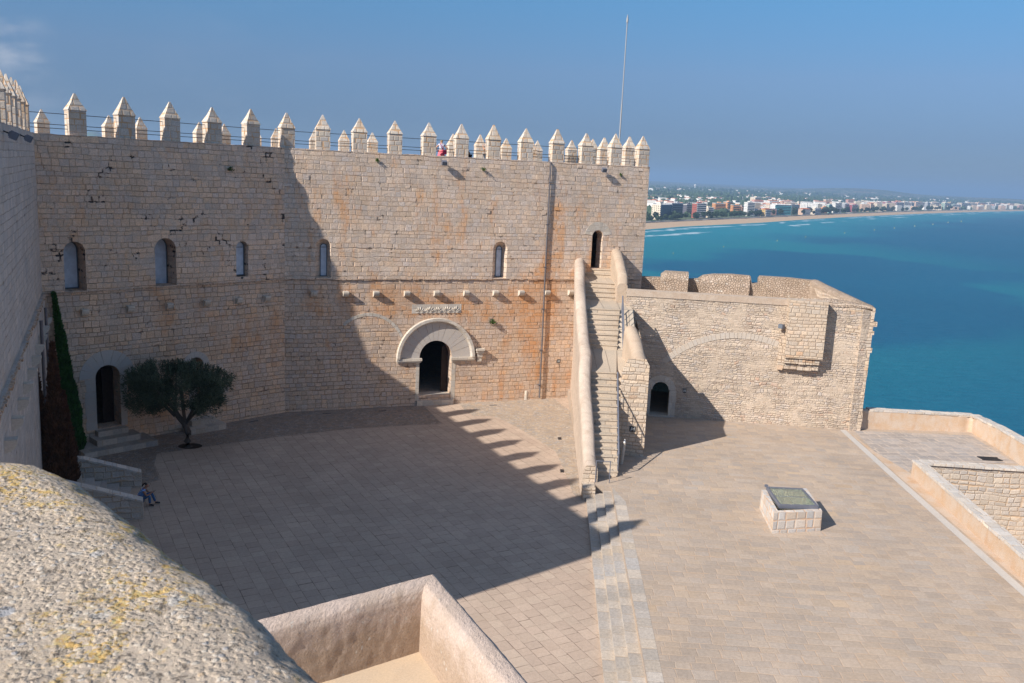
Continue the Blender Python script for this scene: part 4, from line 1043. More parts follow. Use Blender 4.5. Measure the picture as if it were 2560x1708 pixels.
sweep([(rc.x, rc.y, 8.9), (rc.x+(fc.x-rc.x)*.25, rc.y+(fc.y-rc.y)*.25, 8.72), (rc.x+(fc.x-rc.x)*.75, rc.y+(fc.y-rc.y)*.75, 8.42), (fc.x, fc.y, 8.28)], 'roof_parapet', 'plaster_dark', rb, .38, 24, .14, down=7.6)
sweep([(RP.pt(RU-.15, 0, -.3).x, RP.pt(RU, 0, -.3).y, 8.25), (RP.pt(RU-2.2, 0, -.35).x, RP.pt(RU-2.2, 0, -.35).y, 8.52), (RP.pt(RU-3, 0, -.35).x, RP.pt(RU-3, 0, -.35).y, 8.5)], 'roof_parapet', 'plaster_dark', rb, .34, 16, .12, down=8.1)
# side and back walls to the cliff
m = MB()
sideR = Wall((RP.pt(RU, 0, -.02).x, RP.pt(RU, 0, -.02).y), (rc.x+.3, rc.y+.2)); sideR.slab(m, [(0, -6), (sideR.L, -6), (sideR.L, 8.5), (0, 8.0)], thick=.7)
backR = Wall((rc.x+.3, rc.y+.2), (8.0, 62.2)); backR.slab(m, [(0, -6), (backR.L, -6), (backR.L, 8.3), (0, 8.3)], thick=.3)
m.build('rear_wall', 'rubble', rb)

# ================================================================ TERRACE FURNITURE
# sea side wall of the bastion
bw = sweep([(21.2, 52.75, 1.85), (22.2, 52.98, 1.8), (25.5, 53.2, 1.72), (28.75, 53.35, 1.62), (28.75, 50.2, 1.75), (28.35, 46.6, 1.85), (27.6, 40.0, 1.9), (27.2, 34, 1.9)], 'sea_wall', 'plaster_peach', None, .26, 70, .05, down=ZT-6,
    label='low rendered sea wall bending round the paved bastion corner', cat='wall', origin=(25, 52, ZT))
m = MB(rot=.05)
def coping_path(path, hw, t, seed, z_off=0.0):
    rn = random.Random(seed); P_ = [Vector(p) for p in path]
    for a, b in zip(P_, P_[1:]):
        L_ = (b-a).length; d = (b-a).normalized(); s2 = Vector((d.y, -d.x, 0)).normalized(); s_ = 0
        while s_ < L_:
            l = min(rn.uniform(.35, .7), L_-s_); w1 = hw+rn.uniform(-.02, .03); w2 = hw+rn.uniform(-.02, .03)
            p, q = a+d*(s_+.008), a+d*(s_+l-.008); h = t+rn.uniform(-.015, .015)
            c = [p-s2*w1, q-s2*w1, q+s2*w2, p+s2*w2]; up_ = [v+Vector((0, 0, h)) for v in c]
            uo = rn.uniform(0, 40)
            if (up_[1]-up_[0]).cross(up_[2]-up_[0]).z < 0: up_.reverse(); c.reverse()
            m.face(up_, [(v.x+uo, v.y) for v in up_])
            for i in range(4): j = (i+1) % 4; m.face([c[i], c[j], up_[j], up_[i]])
            s_ += l
coping_path([(22.0, 52.97, 1.72), (25.5, 53.2, 1.65), (28.75, 53.35, 1.55), (28.75, 50.2, 1.68), (28.35, 46.6, 1.78), (27.6, 40.0, 1.85), (27.2, 34, 1.85)], .27, .12, 5)
m.build('coping', 'coping', bw)
# wall round the sunken yard
PA = Vector((21.15, 43.95)); PBt = Vector((20.05, 31.5)); PC = Vector((19.0, 16))
def solid(m, a, b, hw, z0, z1a, z1b):
    d = (b-a).normalized(); s2 = Vector((d.y, -d.x))
    q = [a-s2*hw, b-s2*hw, b+s2*hw, a+s2*hw]; m.prism([(v.x, v.y) for v in q][::-1], z0, [z1a, z1b, z1b, z1a][::-1])
m = MB(); solid(m, PA, PC, .24, -4.2, 1.36, 1.36)
pw_ = m.build('yard_wall', 'plaster_peach', None, 'low peach rendered wall with pale coping along the right of the sunny terrace', 'wall', origin=(PA.x, PA.y, ZT))
m = MB(rot=.05); coping_path([(PA.x, PA.y, 1.36), (PC.x, PC.y, 1.36)], .27, .13, 7); m.build('coping', 'coping', pw_)
PD = Vector((31, 43.4))
m = MB(); solid(m, PA+Vector((-.1, .1)), PD, .25, -4.2, 1.30, 1.30); pw2 = m.build('yard_wall', 'pit', None, 'rubble wall facing the sunken yard at the right edge of the photo', 'wall', origin=(26, 43.7, ZT))
m = MB(rot=.05); coping_path([(PA.x+.2, PA.y, 1.30), (PD.x, PD.y, 1.30)], .30, .12, 8); m.build('coping', 'coping', pw2)
m = MB(); m.prism([(19, 10), (40, 10), (40, 43.6), (21, 43.8)], -4.4, -4.2); m.build('sunken_yard', 'pave_bastion', kind='structure')
# iron grate
gp_ = oz(*z1(1108, 362), ZT)
m = MB()
for i in range(9): m.box((gp_.x-.5+i*.125, gp_.y), .03, .28, ZT+.01, ZT+.04, .2)
for s_ in (-.28, .28): m.box((gp_.x, gp_.y+s_), .56, .03, ZT+.01, ZT+.045, .0)
m.build('floor_grate', 'dark_metal', None, 'dark iron floor grate in the corner of the paved bastion', 'drain', origin=(gp_.x, gp_.y, ZT))

# glass topped well head
zw = lambda x, y: (1860+x/8.712, 1180+y/8.712)
zc = 1.50
bl = oz(*zw(385, 392), zc); fl_ = oz(*zw(660, 900), zc); fr_ = oz(*zw(1705, 850), zc); br_ = fr_+(bl-fl_)
well = empty('skylight_well', ((bl.x+fr_.x)/2, (bl.y+fr_.y)/2, ZT), 'block stone box with a glazed metal frame on top, alone on the terrace', 'skylight')
q = [(bl.x, bl.y), (fl_.x, fl_.y), (fr_.x, fr_.y), (br_.x, br_.y)]
cen = Vector((sum(p[0] for p in q)/4, sum(p[1] for p in q)/4))
def inset(q, k): return [tuple(cen+(Vector(p)-cen)*k) for p in q]
m = MB(); qo = inset(q, 1.0); qi = inset(q, .80); qb = inset(q, 1.015)
for i in range(4):
    j = (i+1) % 4
    m.face([(*qb[i], ZT-.05), (*qb[j], ZT-.05), (*qo[j], zc), (*qo[i], zc)])
    m.face([(*qo[i], zc), (*qo[j], zc), (*qi[j], zc), (*qi[i], zc)])
    m.face([(*qi[j], ZT-1.5), (*qi[i], ZT-1.5), (*qi[i], zc), (*qi[j], zc)])
curb = m.build('curb', 'well', well) if 'well' in MAT else None
if curb is None:
    MAT['well'] = masonry('well blocks', .42, .4, [(0, (.58, .52, .46)), (.5, (.50, .49, .48)), (1, (.56, .45, .35))], (.60, .40, .26), .022, .03, .02, .1, stain=.3, fine=.18, bump=.02)
    curb = m.build('curb', 'well', well)
m = MB(); m.face([(*p, ZT-1.0) for p in qi]); m.build('shaft_floor', 'rubble_block', well)
zf = 1.64
ft = [oz(*zw(*p), zf) for p in ((483, 315), (768, 718), (1622, 742), (1277, 355))]
f2 = [(p.x, p.y) for p in ft]; cf = Vector((sum(p[0] for p in f2)/4, sum(p[1] for p in f2)/4))
fi = [tuple(cf+(Vector(p)-cf)*.9) for p in f2]
m = MB()
for i in range(4):
    j = (i+1) % 4
    m.face([(*f2[i], zf-.16), (*f2[j], zf-.16), (*f2[j], zf), (*f2[i], zf)])
    m.face([(*f2[i], zf), (*f2[j], zf), (*fi[j], zf), (*fi[i], zf)])
    m.face([(*fi[j], zf-.16), (*fi[i], zf-.16), (*fi[i], zf), (*fi[j], zf)])
fr = m.build('frame', 'grey_metal', well)
m = MB(); m.face([(*p, zf-.03) for p in fi]); m.face([(*p, zf-.045) for p in fi[::-1]]); m.build('glass', 'glass', well)
m = MB(); A_, B_, C_, D_ = [Vector((*p, zf-.05)) for p in fi]
m.tube([A_.lerp(B_, .48), D_.lerp(C_, .5)], .028, 6); m.tube([A_.lerp(D_, .52)-Vector((0, 0, .05)), B_.lerp(C_, .4)-Vector((0, 0, .05))], .014, 6)
m.tube([A_.lerp(D_, .22)-Vector((0, 0, .05)), B_.lerp(C_, .08)-Vector((0, 0, .05))], .014, 6)
m.build('glazing_bar', 'grey_metal', fr)
m = MB(); m.box(f2[0], .07, .05, zf-.02, zf+.08); m.build('hinge', 'grey_metal', fr)

# stone bollard by the pipe
p = oz(1313, 999)
m = MB(); m.tube([(p.x, p.y+.1, 0), (p.x, p.y+.1, .1), (p.x, p.y+.1, .58), (p.x, p.y+.1, .64)], .17, 14, radii=[.2, .18, .18, .14])
m.build('stone_bollard', 'dressed', None, 'short round stone bollard against the wall beside the gutter pipe', 'bollard', origin=(p.x, p.y, 0))

# ---- signs
def sign(name, wall, px, w, h, off, lab, glyph):
    u, z = wall.px(*px, off); t = empty(name, wall.pt(u, z, off), lab, 'sign')
    m = MB(); wall.box(m, u-w/2, u+w/2, z-h/2, z+h/2, off-.01, off+.02); m.build('plate', 'sign_black', t)
    m = MB()
    def R(a, b, c, d): wall.box(m, u+a*w, u+b*w, z+c*h, z+d*h, off+.02, off+.025)
    def LN(x0, y0, x1, y1, t_=.05):
        d = Vector((x1-x0, y1-y0)); n_ = Vector((-d.y, d.x)).normalized()*t_/2; o_ = off+.025
        c = [(x0+n_.x, y0+n_.y), (x0-n_.x, y0-n_.y), (x1-n_.x, y1-n_.y), (x1+n_.x, y1+n_.y)]
        m.face([wall.pt(u+a*w, z+b*h, o_) for a, b in c])
    def D(x, y_, r):
        c = [(x+r*math.cos(k*math.pi/5), y_+r*math.sin(k*math.pi/5)) for k in range(10)]
        m.face([wall.pt(u+a*w, z+b*h, off+.026) for a, b in c])
    glyph(R, LN, D); m.build('pictogram', 'sign_white', t)
    return t
def g_toilet(R, LN, D):
    for x, sk in ((-.19, 0), (.19, 1)):
        D(x, .31, .07); LN(x-.11, .02, x-.02, .2, .06); LN(x+.11, .02, x+.02, .2, .06); R(x-.07, x+.07, -.02, .22)
        if sk: R(x-.12, x+.12, -.12, .0)
        R(x-.07, x-.01, -.34, 0); R(x+.01, x+.07, -.34, 0)
def g_walk(R, LN, D):
    D(.02, .33, .07); LN(.02, .26, -.02, .0, .14); LN(-.02, .18, -.2, .02, .05); LN(.03, .2, .2, .08, .05); LN(-.02, .0, .18, -.2, .07); LN(-.02, 0, -.2, -.2, .07); R(-.28, .3, -.4, -.34)
def g_stair(R, LN, D):
    D(-.1, .36, .06); LN(-.1, .3, -.2, .02, .1); LN(-.05, .2, .1, .05, .05); LN(-.2, .02, -.08, -.15, .06); LN(-.2, .02, -.3, -.2, .06)
    for i in range(4): LN(-.36+.16*i, -.3+.14*i, -.2+.16*i, -.3+.14*i, .04); LN(-.2+.16*i, -.3+.14*i, -.2+.16*i, -.16+.14*i, .04)
    R(.3, .34, -.2, .4)
def g_two(R, LN, D):
    for x in (-.2, .2): D(x, .26, .09); R(x-.1, x+.1, -.3, .18)
sign('wall_sign', FAC, (1396.2, 903), .24, .24, 0.0, 'small black sign with two white toilet figures on the palace wall', g_toilet)
PIER = Wall((5.80, 45.30), (7.24, 45.15))
sign('wall_sign', PIER, (1581, 1073), .30, .28, 0.01, 'black sign with a white figure on stairs, on the stair pier', g_stair)
sign('wall_sign', RP, (2134, 1023), .27, .27, .035, 'black sign with a white walking figure at the right corner of the rubble building', g_walk)
sign('wall_sign', RP, (1711.5, 977), .2, .25, .03, 'small dark sign at the shadow edge right of the rubble building door', g_two)

# ---- door steps of the left doorway
ds = empty('door_steps', tuple(LEFT.pt(3, 0, .6)), 'three worn stone slab steps up to the shaded left doorway', 'steps')
for (ua, ub, z0, z1_, o) in ((1.0, 4.75, .0, .30, 1.75), (1.9, 4.15, .30, .60, 1.05), (2.2, 3.75, .60, .88, .45)):
    m = MB(rot=azL); LEFT.box(m, ua, ub, z0, z1_, -.5 if z1_ > .8 else -.02, o); m.build('step', 'step', ds)
ns = empty('niche_steps', tuple(LEFT.pt(7.9, 0, .6)), 'two small curved stone steps against the wall behind the olive tree', 'steps')
for (ua, ub, z0, z1_, o) in ((6.9, 9.0, 0, .32, 1.1), (7.2, 8.6, .32, .64, .6)):
    m = MB(rot=azL); LEFT.box(m, ua, ub, z0, z1_, -.02, o); m.build('step', 'step', ns)
m = MB()

# ---- little walled stair at the left, where the girl sits
zs = lambda x, y: (180+x/6.03, 1120+y/6.03)
gN = oz(*zs(1080, 1040), 0); gF = oz(*zs(1052, 565), 0)
ss = empty('side_stair', (gN.x, gN.y, 0), 'small shaded stone stair with low coped side walls descending into the courtyard', 'staircase')
dW = Vector((-math.sin(R_(70)), -math.cos(R_(70)), 0)); dW = Vector((-.93, -.37, 0)).normalized()
ac = (gF-gN); ac.z = 0
for k in range(7):
    m = MB(rot=R_(20)); a = gN+dW*(.45+.5*k)+ac*.12; b = a+ac*.76; L_ = dW*(.5 if k < 6 else 2.5)
    zz = .18*(k+1); q = [a, b, b+L_, a+L_]
    m.prism([(p.x, p.y) for p in q], -.05, zz); m.build('step', 'step', ss)
for base, hw, lab in ((gN, .2, 0), (gF, .2, 1)):
    m = MB(); s2 = Vector((dW.y, -dW.x, 0)); pts = [(0, .72), (2.9, 1.75), (5.6, 1.85)] if lab == 0 else [(0, .62), (2.4, 1.45), (5.2, 1.65)]
    m2 = MB(rot=.4)
    for (s0, h0), (s1, h1) in zip(pts, pts[1:]):
        q = [base+dW*s0-s2*hw, base+dW*s1-s2*hw, base+dW*s1+s2*hw, base+dW*s0+s2*hw]
        m.prism([(p.x, p.y) for p in q], 0, [h0, h1, h1, h0])
        nb = max(1, int((s1-s0)/.5))
        for i in range(nb):
            a, b = s0+(s1-s0)*i/nb+.008, s0+(s1-s0)*(i+1)/nb-.008; ha, hb = h0+(h1-h0)*i/nb, h0+(h1-h0)*(i+1)/nb
            q = [base+dW*a-s2*(hw+.03), base+dW*b-s2*(hw+.03), base+dW*b+s2*(hw+.03), base+dW*a+s2*(hw+.03)]
            m2.prism([(p.x, p.y) for p in q], [ha+.003, hb+.003, hb+.003, ha+.003], [ha+.09, hb+.09, hb+.09, ha+.09], bottom=True)
    w_ = m.build('side_wall', 'pit', ss); m2.build('coping', 'coping', w_)

# ================================================================ FOLIAGE
def leaves(name, mat, parent, pts, seed, size, aspect=3.0, up=.6, spread=.5, label=None, origin=None):
    """pts: (position, outward dir); one narrow quad per entry; attribute rnd for colour"""
    rn = random.Random(seed); V, Fc, rnd = [], [], []
    for p, d in pts:
        a = (d*spread+Vector((rn.gauss(0, .5), rn.gauss(0, .5), up+rn.gauss(0, .35)))).normalized()
        b = a.cross(Vector((rn.gauss(0, 1), rn.gauss(0, 1), rn.gauss(0, 1)))).normalized()
        s_ = size*rn.uniform(.6, 1.35); w = s_/aspect
        i = len(V); V += [p-b*w*.5, p+b*w*.5, p+a*s_+b*w*.2, p+a*s_-b*w*.2]; Fc.append((i, i+1, i+2, i+3)); rnd.append(rn.random())
    me = bpy.data.meshes.new(name); off = parent.location.copy() if parent else Vector(origin or (0, 0, 0))
    me.from_pydata([tuple(v-off) for v in V], [], Fc)
    at = me.attributes.new('rnd', 'FLOAT', 'FACE'); at.data.foreach_set('value', rnd)
    me.materials.append(MAT[mat]); o = bpy.data.objects.new(name, me); COL.objects.link(o)
    if parent: o.parent = parent
    return o
# olive
tb = oz(470, 1117); ol = empty('olive_tree', (tb.x, tb.y, 0), 'olive tree with a wide dark crown and leaning forked trunk in the courtyard', 'tree')
fk = overt(438, 1040, (tb.x-.4, tb.y-.1))
crown_c = overt(440, 972, (tb.x-.5, tb.y-.15)); cx, cy, cz = crown_c
m = MB()
m.tube([(tb.x, tb.y, -.02), (tb.x-.03, tb.y, .3), (tb.x+.02, tb.y, .8), (tb.x-.15, tb.y, 1.25), (fk.x+.15, fk.y, fk.z), (fk.x-.1, fk.y+.1, fk.z+.4), (cx-1.2, cy-.1, cz+.1)], .1, 9, radii=[.26, .19, .16, .16, .14, .11, .04])
for tx, ty, tz, s_ in ((1.6, .4, .3, .07), (.5, -.9, .5, .06), (-.3, .9, .6, .06), (-2.0, .3, .0, .06), (2.2, -.4, .0, .05), (.2, .1, 1.0, .06)):
    st_ = Vector((tb.x-.12, tb.y, 1.2)) if tx > 0 else Vector(fk)
    e_ = Vector((cx+tx, cy+ty, cz+tz)); m.tube([st_, st_.lerp(e_, .5)+Vector((0, 0, .12)), e_], .06, 6, radii=[s_*1.5, s_, .02])
m.build('trunk', 'bark', ol)
rn = random.Random(12); pts = []
clumps = []
for i in range(150):
    th = rn.uniform(0, 2*math.pi); ph = rn.uniform(-.9, 1.0); rr = rn.uniform(.55, 1)**.5
    e = Vector((2.75*rr*math.cos(th)*math.cos(ph*.9), 1.95*rr*math.sin(th)*math.cos(ph*.9), (1.15 if ph > 0 else 1.25)*rr*math.sin(ph)*1.15))
    clumps.append((Vector((cx, cy, cz))+e*rn.uniform(.82, 1.04), rn.uniform(.24, .48), e.normalized()))
for c, r, d in clumps:
    for k in range(310):
        v = Vector((rn.gauss(0, 1), rn.gauss(0, 1), rn.gauss(0, 1))).normalized()*r*rn.uniform(.25, 1.1)
        pts.append((c+v, (v.normalized()+d*.6).normalized()))
for i in range(170):      # upright shoots
    th = rn.uniform(0, 2*math.pi); rr = math.sqrt(rn.random())
    b = Vector((cx+2.6*rr*math.cos(th), cy+1.8*rr*math.sin(th), cz+1.0*math.sqrt(max(0, 1-rr*rr))*.8)); d = Vector((math.cos(th)*.35*rr, math.sin(th)*.35*rr, 1)).normalized()
    for k in range(28): pts.append((b+d*(.022*k)+Vector((rn.gauss(0, .03), rn.gauss(0, .03), 0)), d))
leaves('crown', 'olive', ol, pts, 3, .10, 3.2, .3, .8)
def cypress(name, lab, base, top, wid, mat, seed, trunk=True, tips=((0, 0, 1.0),), n=26000, lean=0.0, cat='tree'):
    t = empty(name, base, lab, cat); B = Vector(base); T = Vector(top)
    m = MB(); m.tube([B, B.lerp(T, .5), B.lerp(T, .92)], .1, 7, radii=[.13, .08, .015]); m.build('trunk', 'bark', t)
    rn = random.Random(seed); pts = []; H = (T-B).length
    for (ox, oy, hf) in tips:
        for k in range(int(n/len(tips))):
            f = rn.random()**.85; z = f*hf
            r = wid*(min(1, (z/.08))*.85+.15)*(1-max(0, (f-.25)/.75)**1.25)
            r *= .84+.3*noise.noise(Vector((f*9+seed, ox*3, 1)))
            th = rn.uniform(0, 2*math.pi); rr = r*(1-abs(rn.gauss(0, .16)))
            bump_ = 1+.22*noise.noise(Vector((math.cos(th)*2.0, math.sin(th)*2.0, f*H*1.7+seed)))
            c = B.lerp(T, z); d = Vector((math.cos(th), math.sin(th), 0))
            pts.append((c+Vector((ox, oy, 0))*(min(1, f*3))*1.0+d*rr*bump_, d))
    leaves('crown', mat, t, pts, seed, .15, 2.6, 1.5, .35)
    return t
g0 = oz(190, 1142); r_ = ray(134, 737); t0 = Vector((r_.x/r_.y*(g0.y+.3), g0.y+.3, CAMH+r_.z/r_.y*(g0.y+.3)))
cypress('cypress_tree', 'tall narrow green cypress hugging the corner of the shaded walls', (g0.x, g0.y+.3, 0), tuple(t0), .42, 'cypress', 5, n=30000)
g1 = oz(150, 1262); A1 = (g1.x, g1.y)
r_ = ray(131, 862); t1 = Vector((r_.x/r_.y*A1[1], A1[1], CAMH+r_.z/r_.y*A1[1]))
cypress('dead_cypress', 'rusty brown dead cypress with two tops in front of the green one', (g1.x, g1.y, 0), tuple(t1), .62, 'cypress_dead', 8, tips=((-.02, .0, 1.0), (-.75, -.1, .88), (.28, .1, .7), (-.35, .05, .62)), n=60000)
# weeds in the joints
def weed(wall, px, r, lab, o=0.03, group=None, mat='weed'):
    u, z = wall.px(*px, o); c = wall.pt(u, z, o); rn = random.Random(int(px[0])); pts = []
    for k in range(70): v = Vector((rn.gauss(0, 1), rn.gauss(0, 1), rn.gauss(0, 1)))*r*.5; pts.append((c+v+wall.n*r*.4, wall.n))
    o_ = leaves('weed', 'olive', None, pts, int(px[0]), r*.8, 2, .2, .6, origin=c); o_.location = c
    o_.data.materials.clear(); o_.data.materials.append(MAT[mat]); prop(o_, lab, 'plant', 'weeds growing from the wall joints')
weed(FAC, (1230, 804), .17, 'bright green weed tuft in the sunlit wall right of the portal')
weed(LEFT, (574, 423), .14, 'green tuft high in the shaded wall left of the shadow edge', UPO+.03)
weed(FAC, (1208, 424), .10, 'small dry tuft near the wall top right of the pink woman', UPO+.03)
weed(FAC, (943, 401), .10, 'small tuft near the wall top left of the woman in pink', UPO+.03)
weed(FAC, (1551, 437), .09, 'small tuft below the last merlons of the tower', UPO+.03)

# ================================================================ PEOPLE
def skin_mesh(name, verts, edges, radii, mat, parent, sub=1, root=0, off=None):
    me = bpy.data.meshes.new('tmp'); me.from_pydata([tuple(v) for v in verts], edges, [])
    o = bpy.data.objects.new('tmp', me); COL.objects.link(o)
    md = o.modifiers.new('s', 'SKIN'); md.use_smooth_shade = True
    for i, r in enumerate(radii):
        rr = r if isinstance(r, tuple) else (r, r); me.skin_vertices[0].data[i].radius = rr; me.skin_vertices[0].data[i].use_root = (i == root)
    if sub: s_ = o.modifiers.new('b', 'SUBSURF'); s_.levels = sub; s_.render_levels = sub
    dg = bpy.context.evaluated_depsgraph_get(); dg.update()
    em = bpy.data.meshes.new_from_object(o.evaluated_get(dg)); bpy.data.objects.remove(o)
    for p in em.polygons: p.use_smooth = True
    em.materials.clear(); em.materials.append(MAT[mat]); em.name = name
    ob = bpy.data.objects.new(name, em); COL.objects.link(ob)
    if parent: ob.parent = parent
    return ob
def ball(name, c, r, mat, parent, sc=(1, 1, 1), seg=14):
    m = MB(); rows = []
    for i in range(9):
        a = math.pi*i/8-math.pi/2; rows.append([(c[0]+r*sc[0]*math.cos(a)*math.cos(2*math.pi*k/seg), c[1]+r*sc[1]*math.cos(a)*math.sin(2*math.pi*k/seg), c[2]+r*sc[2]*math.sin(a)) for k in range(seg)])
    m.grid(rows, closed=True)
    off = parent.location.copy(); m.v = [tuple(Vector(p)+off) for p in m.v]
    return m.build(name, mat, parent)
def person(name, loc, face_az, J, lab, mats, hair='short', group=None, top_to=.62, skirt=None, extra=None):
    """J joints in local axes (x = right of the body's facing left/right, y = forward, z up)"""
    t = empty(name, loc, lab, 'person', group)
    ca, sa = math.cos(-face_az), math.sin(-face_az)
    def X(p): x, y, z = p; return Vector((x*ca-y*sa, x*sa+y*ca, z))
    J = {k: X(v) for k, v in J.items()}
    names = ['pel', 'spine', 'chest', 'neck', 'head0', 'head1', 'shL', 'elL', 'wrL', 'shR', 'elR', 'wrR', 'hiL', 'knL', 'anL', 'toL', 'hiR', 'knR', 'anR', 'toR']
    rad = dict(pel=.14, spine=.115, chest=.135, neck=.052, head0=.075, head1=.085, shL=.06, elL=.042, wrL=.028, shR=.06, elR=.042, wrR=.028, hiL=.10, knL=.06, anL=.04, toL=.035, hiR=.10, knR=.06, anR=.04, toR=.035)
    E = [('pel', 'spine'), ('spine', 'chest'), ('chest', 'neck'), ('neck', 'head0'), ('head0', 'head1'), ('chest', 'shL'), ('shL', 'elL'), ('elL', 'wrL'), ('chest', 'shR'), ('shR', 'elR'), ('elR', 'wrR'), ('pel', 'hiL'), ('hiL', 'knL'), ('knL', 'anL'), ('anL', 'toL'), ('pel', 'hiR'), ('hiR', 'knR'), ('knR', 'anR'), ('anR', 'toR')]
    V = [J[n] for n in names]; ix = {n: i for i, n in enumerate(names)}; EE = [(ix[a], ix[b]) for a, b in E]; RR = [rad[n] for n in names]
    # hands: palm, four fingers, thumb
    for s_ in ('L', 'R'):
        w = J['wr'+s_]; d = (w-J['el'+s_]).normalized(); side = d.cross(Vector((0, 0, 1)))
        side = side.normalized() if side.length > .1 else Vector((1, 0, 0))
        pi = len(V); V.append(w+d*.05); RR.append((.032, .02)); EE.append((ix['wr'+s_], pi))
        for k in range(4):
            kn = w+d*.09+side*(.024*(k-1.5)); V.append(kn); RR.append(.009); EE.append((pi, len(V)-1))
            V.append(kn+d*(.035-.004*abs(k-1.5))+Vector((0, 0, -.012))); RR.append(.008); EE.append((len(V)-2, len(V)-1))
        V.append(w+d*.05+side*.04); RR.append(.011); EE.append((pi, len(V)-1)); V.append(w+d*.085+side*.05); RR.append(.009); EE.append((len(V)-2, len(V)-1))
    skin_mesh('body', V, EE, RR, mats['skin'], t, 1)
    # clothes
    sh = [J['pel'], J['spine'], J['chest'], J['chest'].lerp(J['neck'], .7), J['shL'], J['shR'], J['shL'].lerp(J['elL'], .3), J['shR'].lerp(J['elR'], .3)]
    skin_mesh('top', sh, [(0, 1), (1, 2), (2, 3), (2, 4), (2, 5), (4, 6), (5, 7)], [.145, .135, .16, .07, .075, .075, .06, .06], mats['top'], t, 1)
    lg = [J['pel'], J['hiL'], J['knL'], J['knL'].lerp(J['anL'], .92), J['hiR'], J['knR'], J['knR'].lerp(J['anR'], .92)]
    if skirt:
        m = MB(); rows = []; off = t.location
        for f, r in ((-.04, .155), (.12, .19), (.3, .22), (.46, .25)):
            c = J['pel']+Vector((0, 0, .08-f)); rows.append([off+c+Vector((r*math.cos(k*math.pi/9), r*.75*math.sin(k*math.pi/9), 0)) for k in range(18)])
        m.grid(rows, closed=True); m.build('skirt', mats['legs'], t)
    else:
        skin_mesh('trousers', lg, [(0, 1), (1, 2), (2, 3), (0, 4), (4, 5), (5, 6)], [.16, .115, .075, .055, .115, .075, .055], mats['legs'], t, 1)
    for s_ in ('L', 'R'):
        f = (J['to'+s_]-J['an'+s_]).normalized(); c = J['an'+s_]
        skin_mesh('shoe', [c-f*.04, c+f*.08, c+f*.19], [(0, 1), (1, 2)], [.045, .048, .035], 'shoe', t, 1)
    # face and hair
    fwd = X((0, 1, 0)); hc = J['head0'].lerp(J['head1'], .5); hd = (J['head1']-J['head0']).normalized()
    fd = (fwd-hd*fwd.dot(hd)).normalized(); sd = fd.cross(hd)
    m = MB(); off = t.location
    def blob(c, r, nm, mat, sc=(1, 1, 1)): return ball(nm, c, r, mat, t, sc, 10)
    blob(hc+fd*.095-hd*.01, .016, 'nose', mats['skin'])
    for q in (-1, 1): blob(hc+sd*.085*q, .022, 'ear', mats['skin'], (.6, 1, 1.3)); blob(hc+fd*.082+hd*.02+sd*.03*q, .011, 'eye', 'hair_black')
    blob(hc+fd*.085-hd*.05, .012, 'mouth', 'magenta', (1.6, 1.2, .6))
    hv = [hc-fd*.02+hd*.055, hc-fd*.045+hd*.01, hc-fd*.05-hd*.05]
    hr = [.088, .085, .06]; he = [(0, 1), (1, 2)]
    if hair == 'tail': hv += [hc-fd*.11+hd*.04, hc-fd*.17-hd*.05, hc-fd*.16-hd*.17]; hr += [.035, .04, .02]; he += [(1, 3), (3, 4), (4, 5)]
    skin_mesh('hair', hv, he, hr, mats['hair'], t, 1)
    return t, J
def stand(h=1.65):
    k = h/1.7
    J = dict(pel=(0, 0, .95), spine=(0, .0, 1.12), chest=(0, 0, 1.32), neck=(0, 0, 1.46), head0=(0, .02, 1.55), head1=(0, .02, 1.64), shL=(-.17, 0, 1.38), elL=(-.23, -.02, 1.12), wrL=(-.22, .08, .9), shR=(.17, 0, 1.38), elR=(.23, -.02, 1.12), wrR=(.22, .08, .9),
        hiL=(-.09, 0, .88), knL=(-.1, .02, .5), anL=(-.1, 0, .08), toL=(-.11, .16, .04), hiR=(.09, 0, .88), knR=(.1, .02, .5), anR=(.1, 0, .08), toR=(.11, .16, .04))
    return {n: (p[0]*k, p[1]*k, p[2]*k) for n, p in J.items()}
u_, _z = FAC.px(1105, 380, -1.1)
wz = 15.2
J = stand(1.68); J.update(elL=(-.40, -.06, 1.13), wrL=(-.21, .06, 1.0), elR=(.40, -.06, 1.13), wrR=(.21, .06, 1.0))
pw = FAC.pt(u_, wz, -1.25)
t1_, J1 = person('person', tuple(pw), R_(-20), J, 'person with back turned, hands on hips, pink skirt and patterned sleeveless top', dict(skin='skin', top='spotted', legs='pink', hair='hair_blond'), skirt=True, group='visitors on the wall walk')
m = MB(); c = pw+Vector(J1['pel'])+Vector((.24, -.16, -.02)); m.box((c.x, c.y), .11, .05, c.z-.14, c.z+.12, azF); sh_ = pw+Vector(J1['shL'])
bag = m.build('shoulder_bag', 'magenta', None, 'dark red shoulder bag hanging at the hip of the person in the pink skirt', 'bag', origin=tuple(c))
m = MB(); m.tube([c+Vector((-.02, 0, .1)), pw+Vector(J1['chest'])+Vector((.06, -.18, -.05)), pw+Vector(J1['shL'])+Vector((.05, -.04, .08))], .012, 5); m.build('strap', 'magenta', bag)
u_, _z = FAC.px(1218, 380, -1.0)
J = stand(1.62); J.update(elL=(-.2, .12, 1.18), wrL=(-.06, .22, 1.42), head0=(0, .05, 1.5), head1=(-.02, .07, 1.59))
person('person', tuple(FAC.pt(u_, wz, -1.15)), R_(-75), J, 'person in a navy sleeveless top and pale trousers, hand at the mouth, beside a merlon', dict(skin='skin', top='navy', legs='pale_cloth', hair='hair_blond'), group='visitors on the wall walk')
u_, _z = FAC.px(1172, 385, -.9)
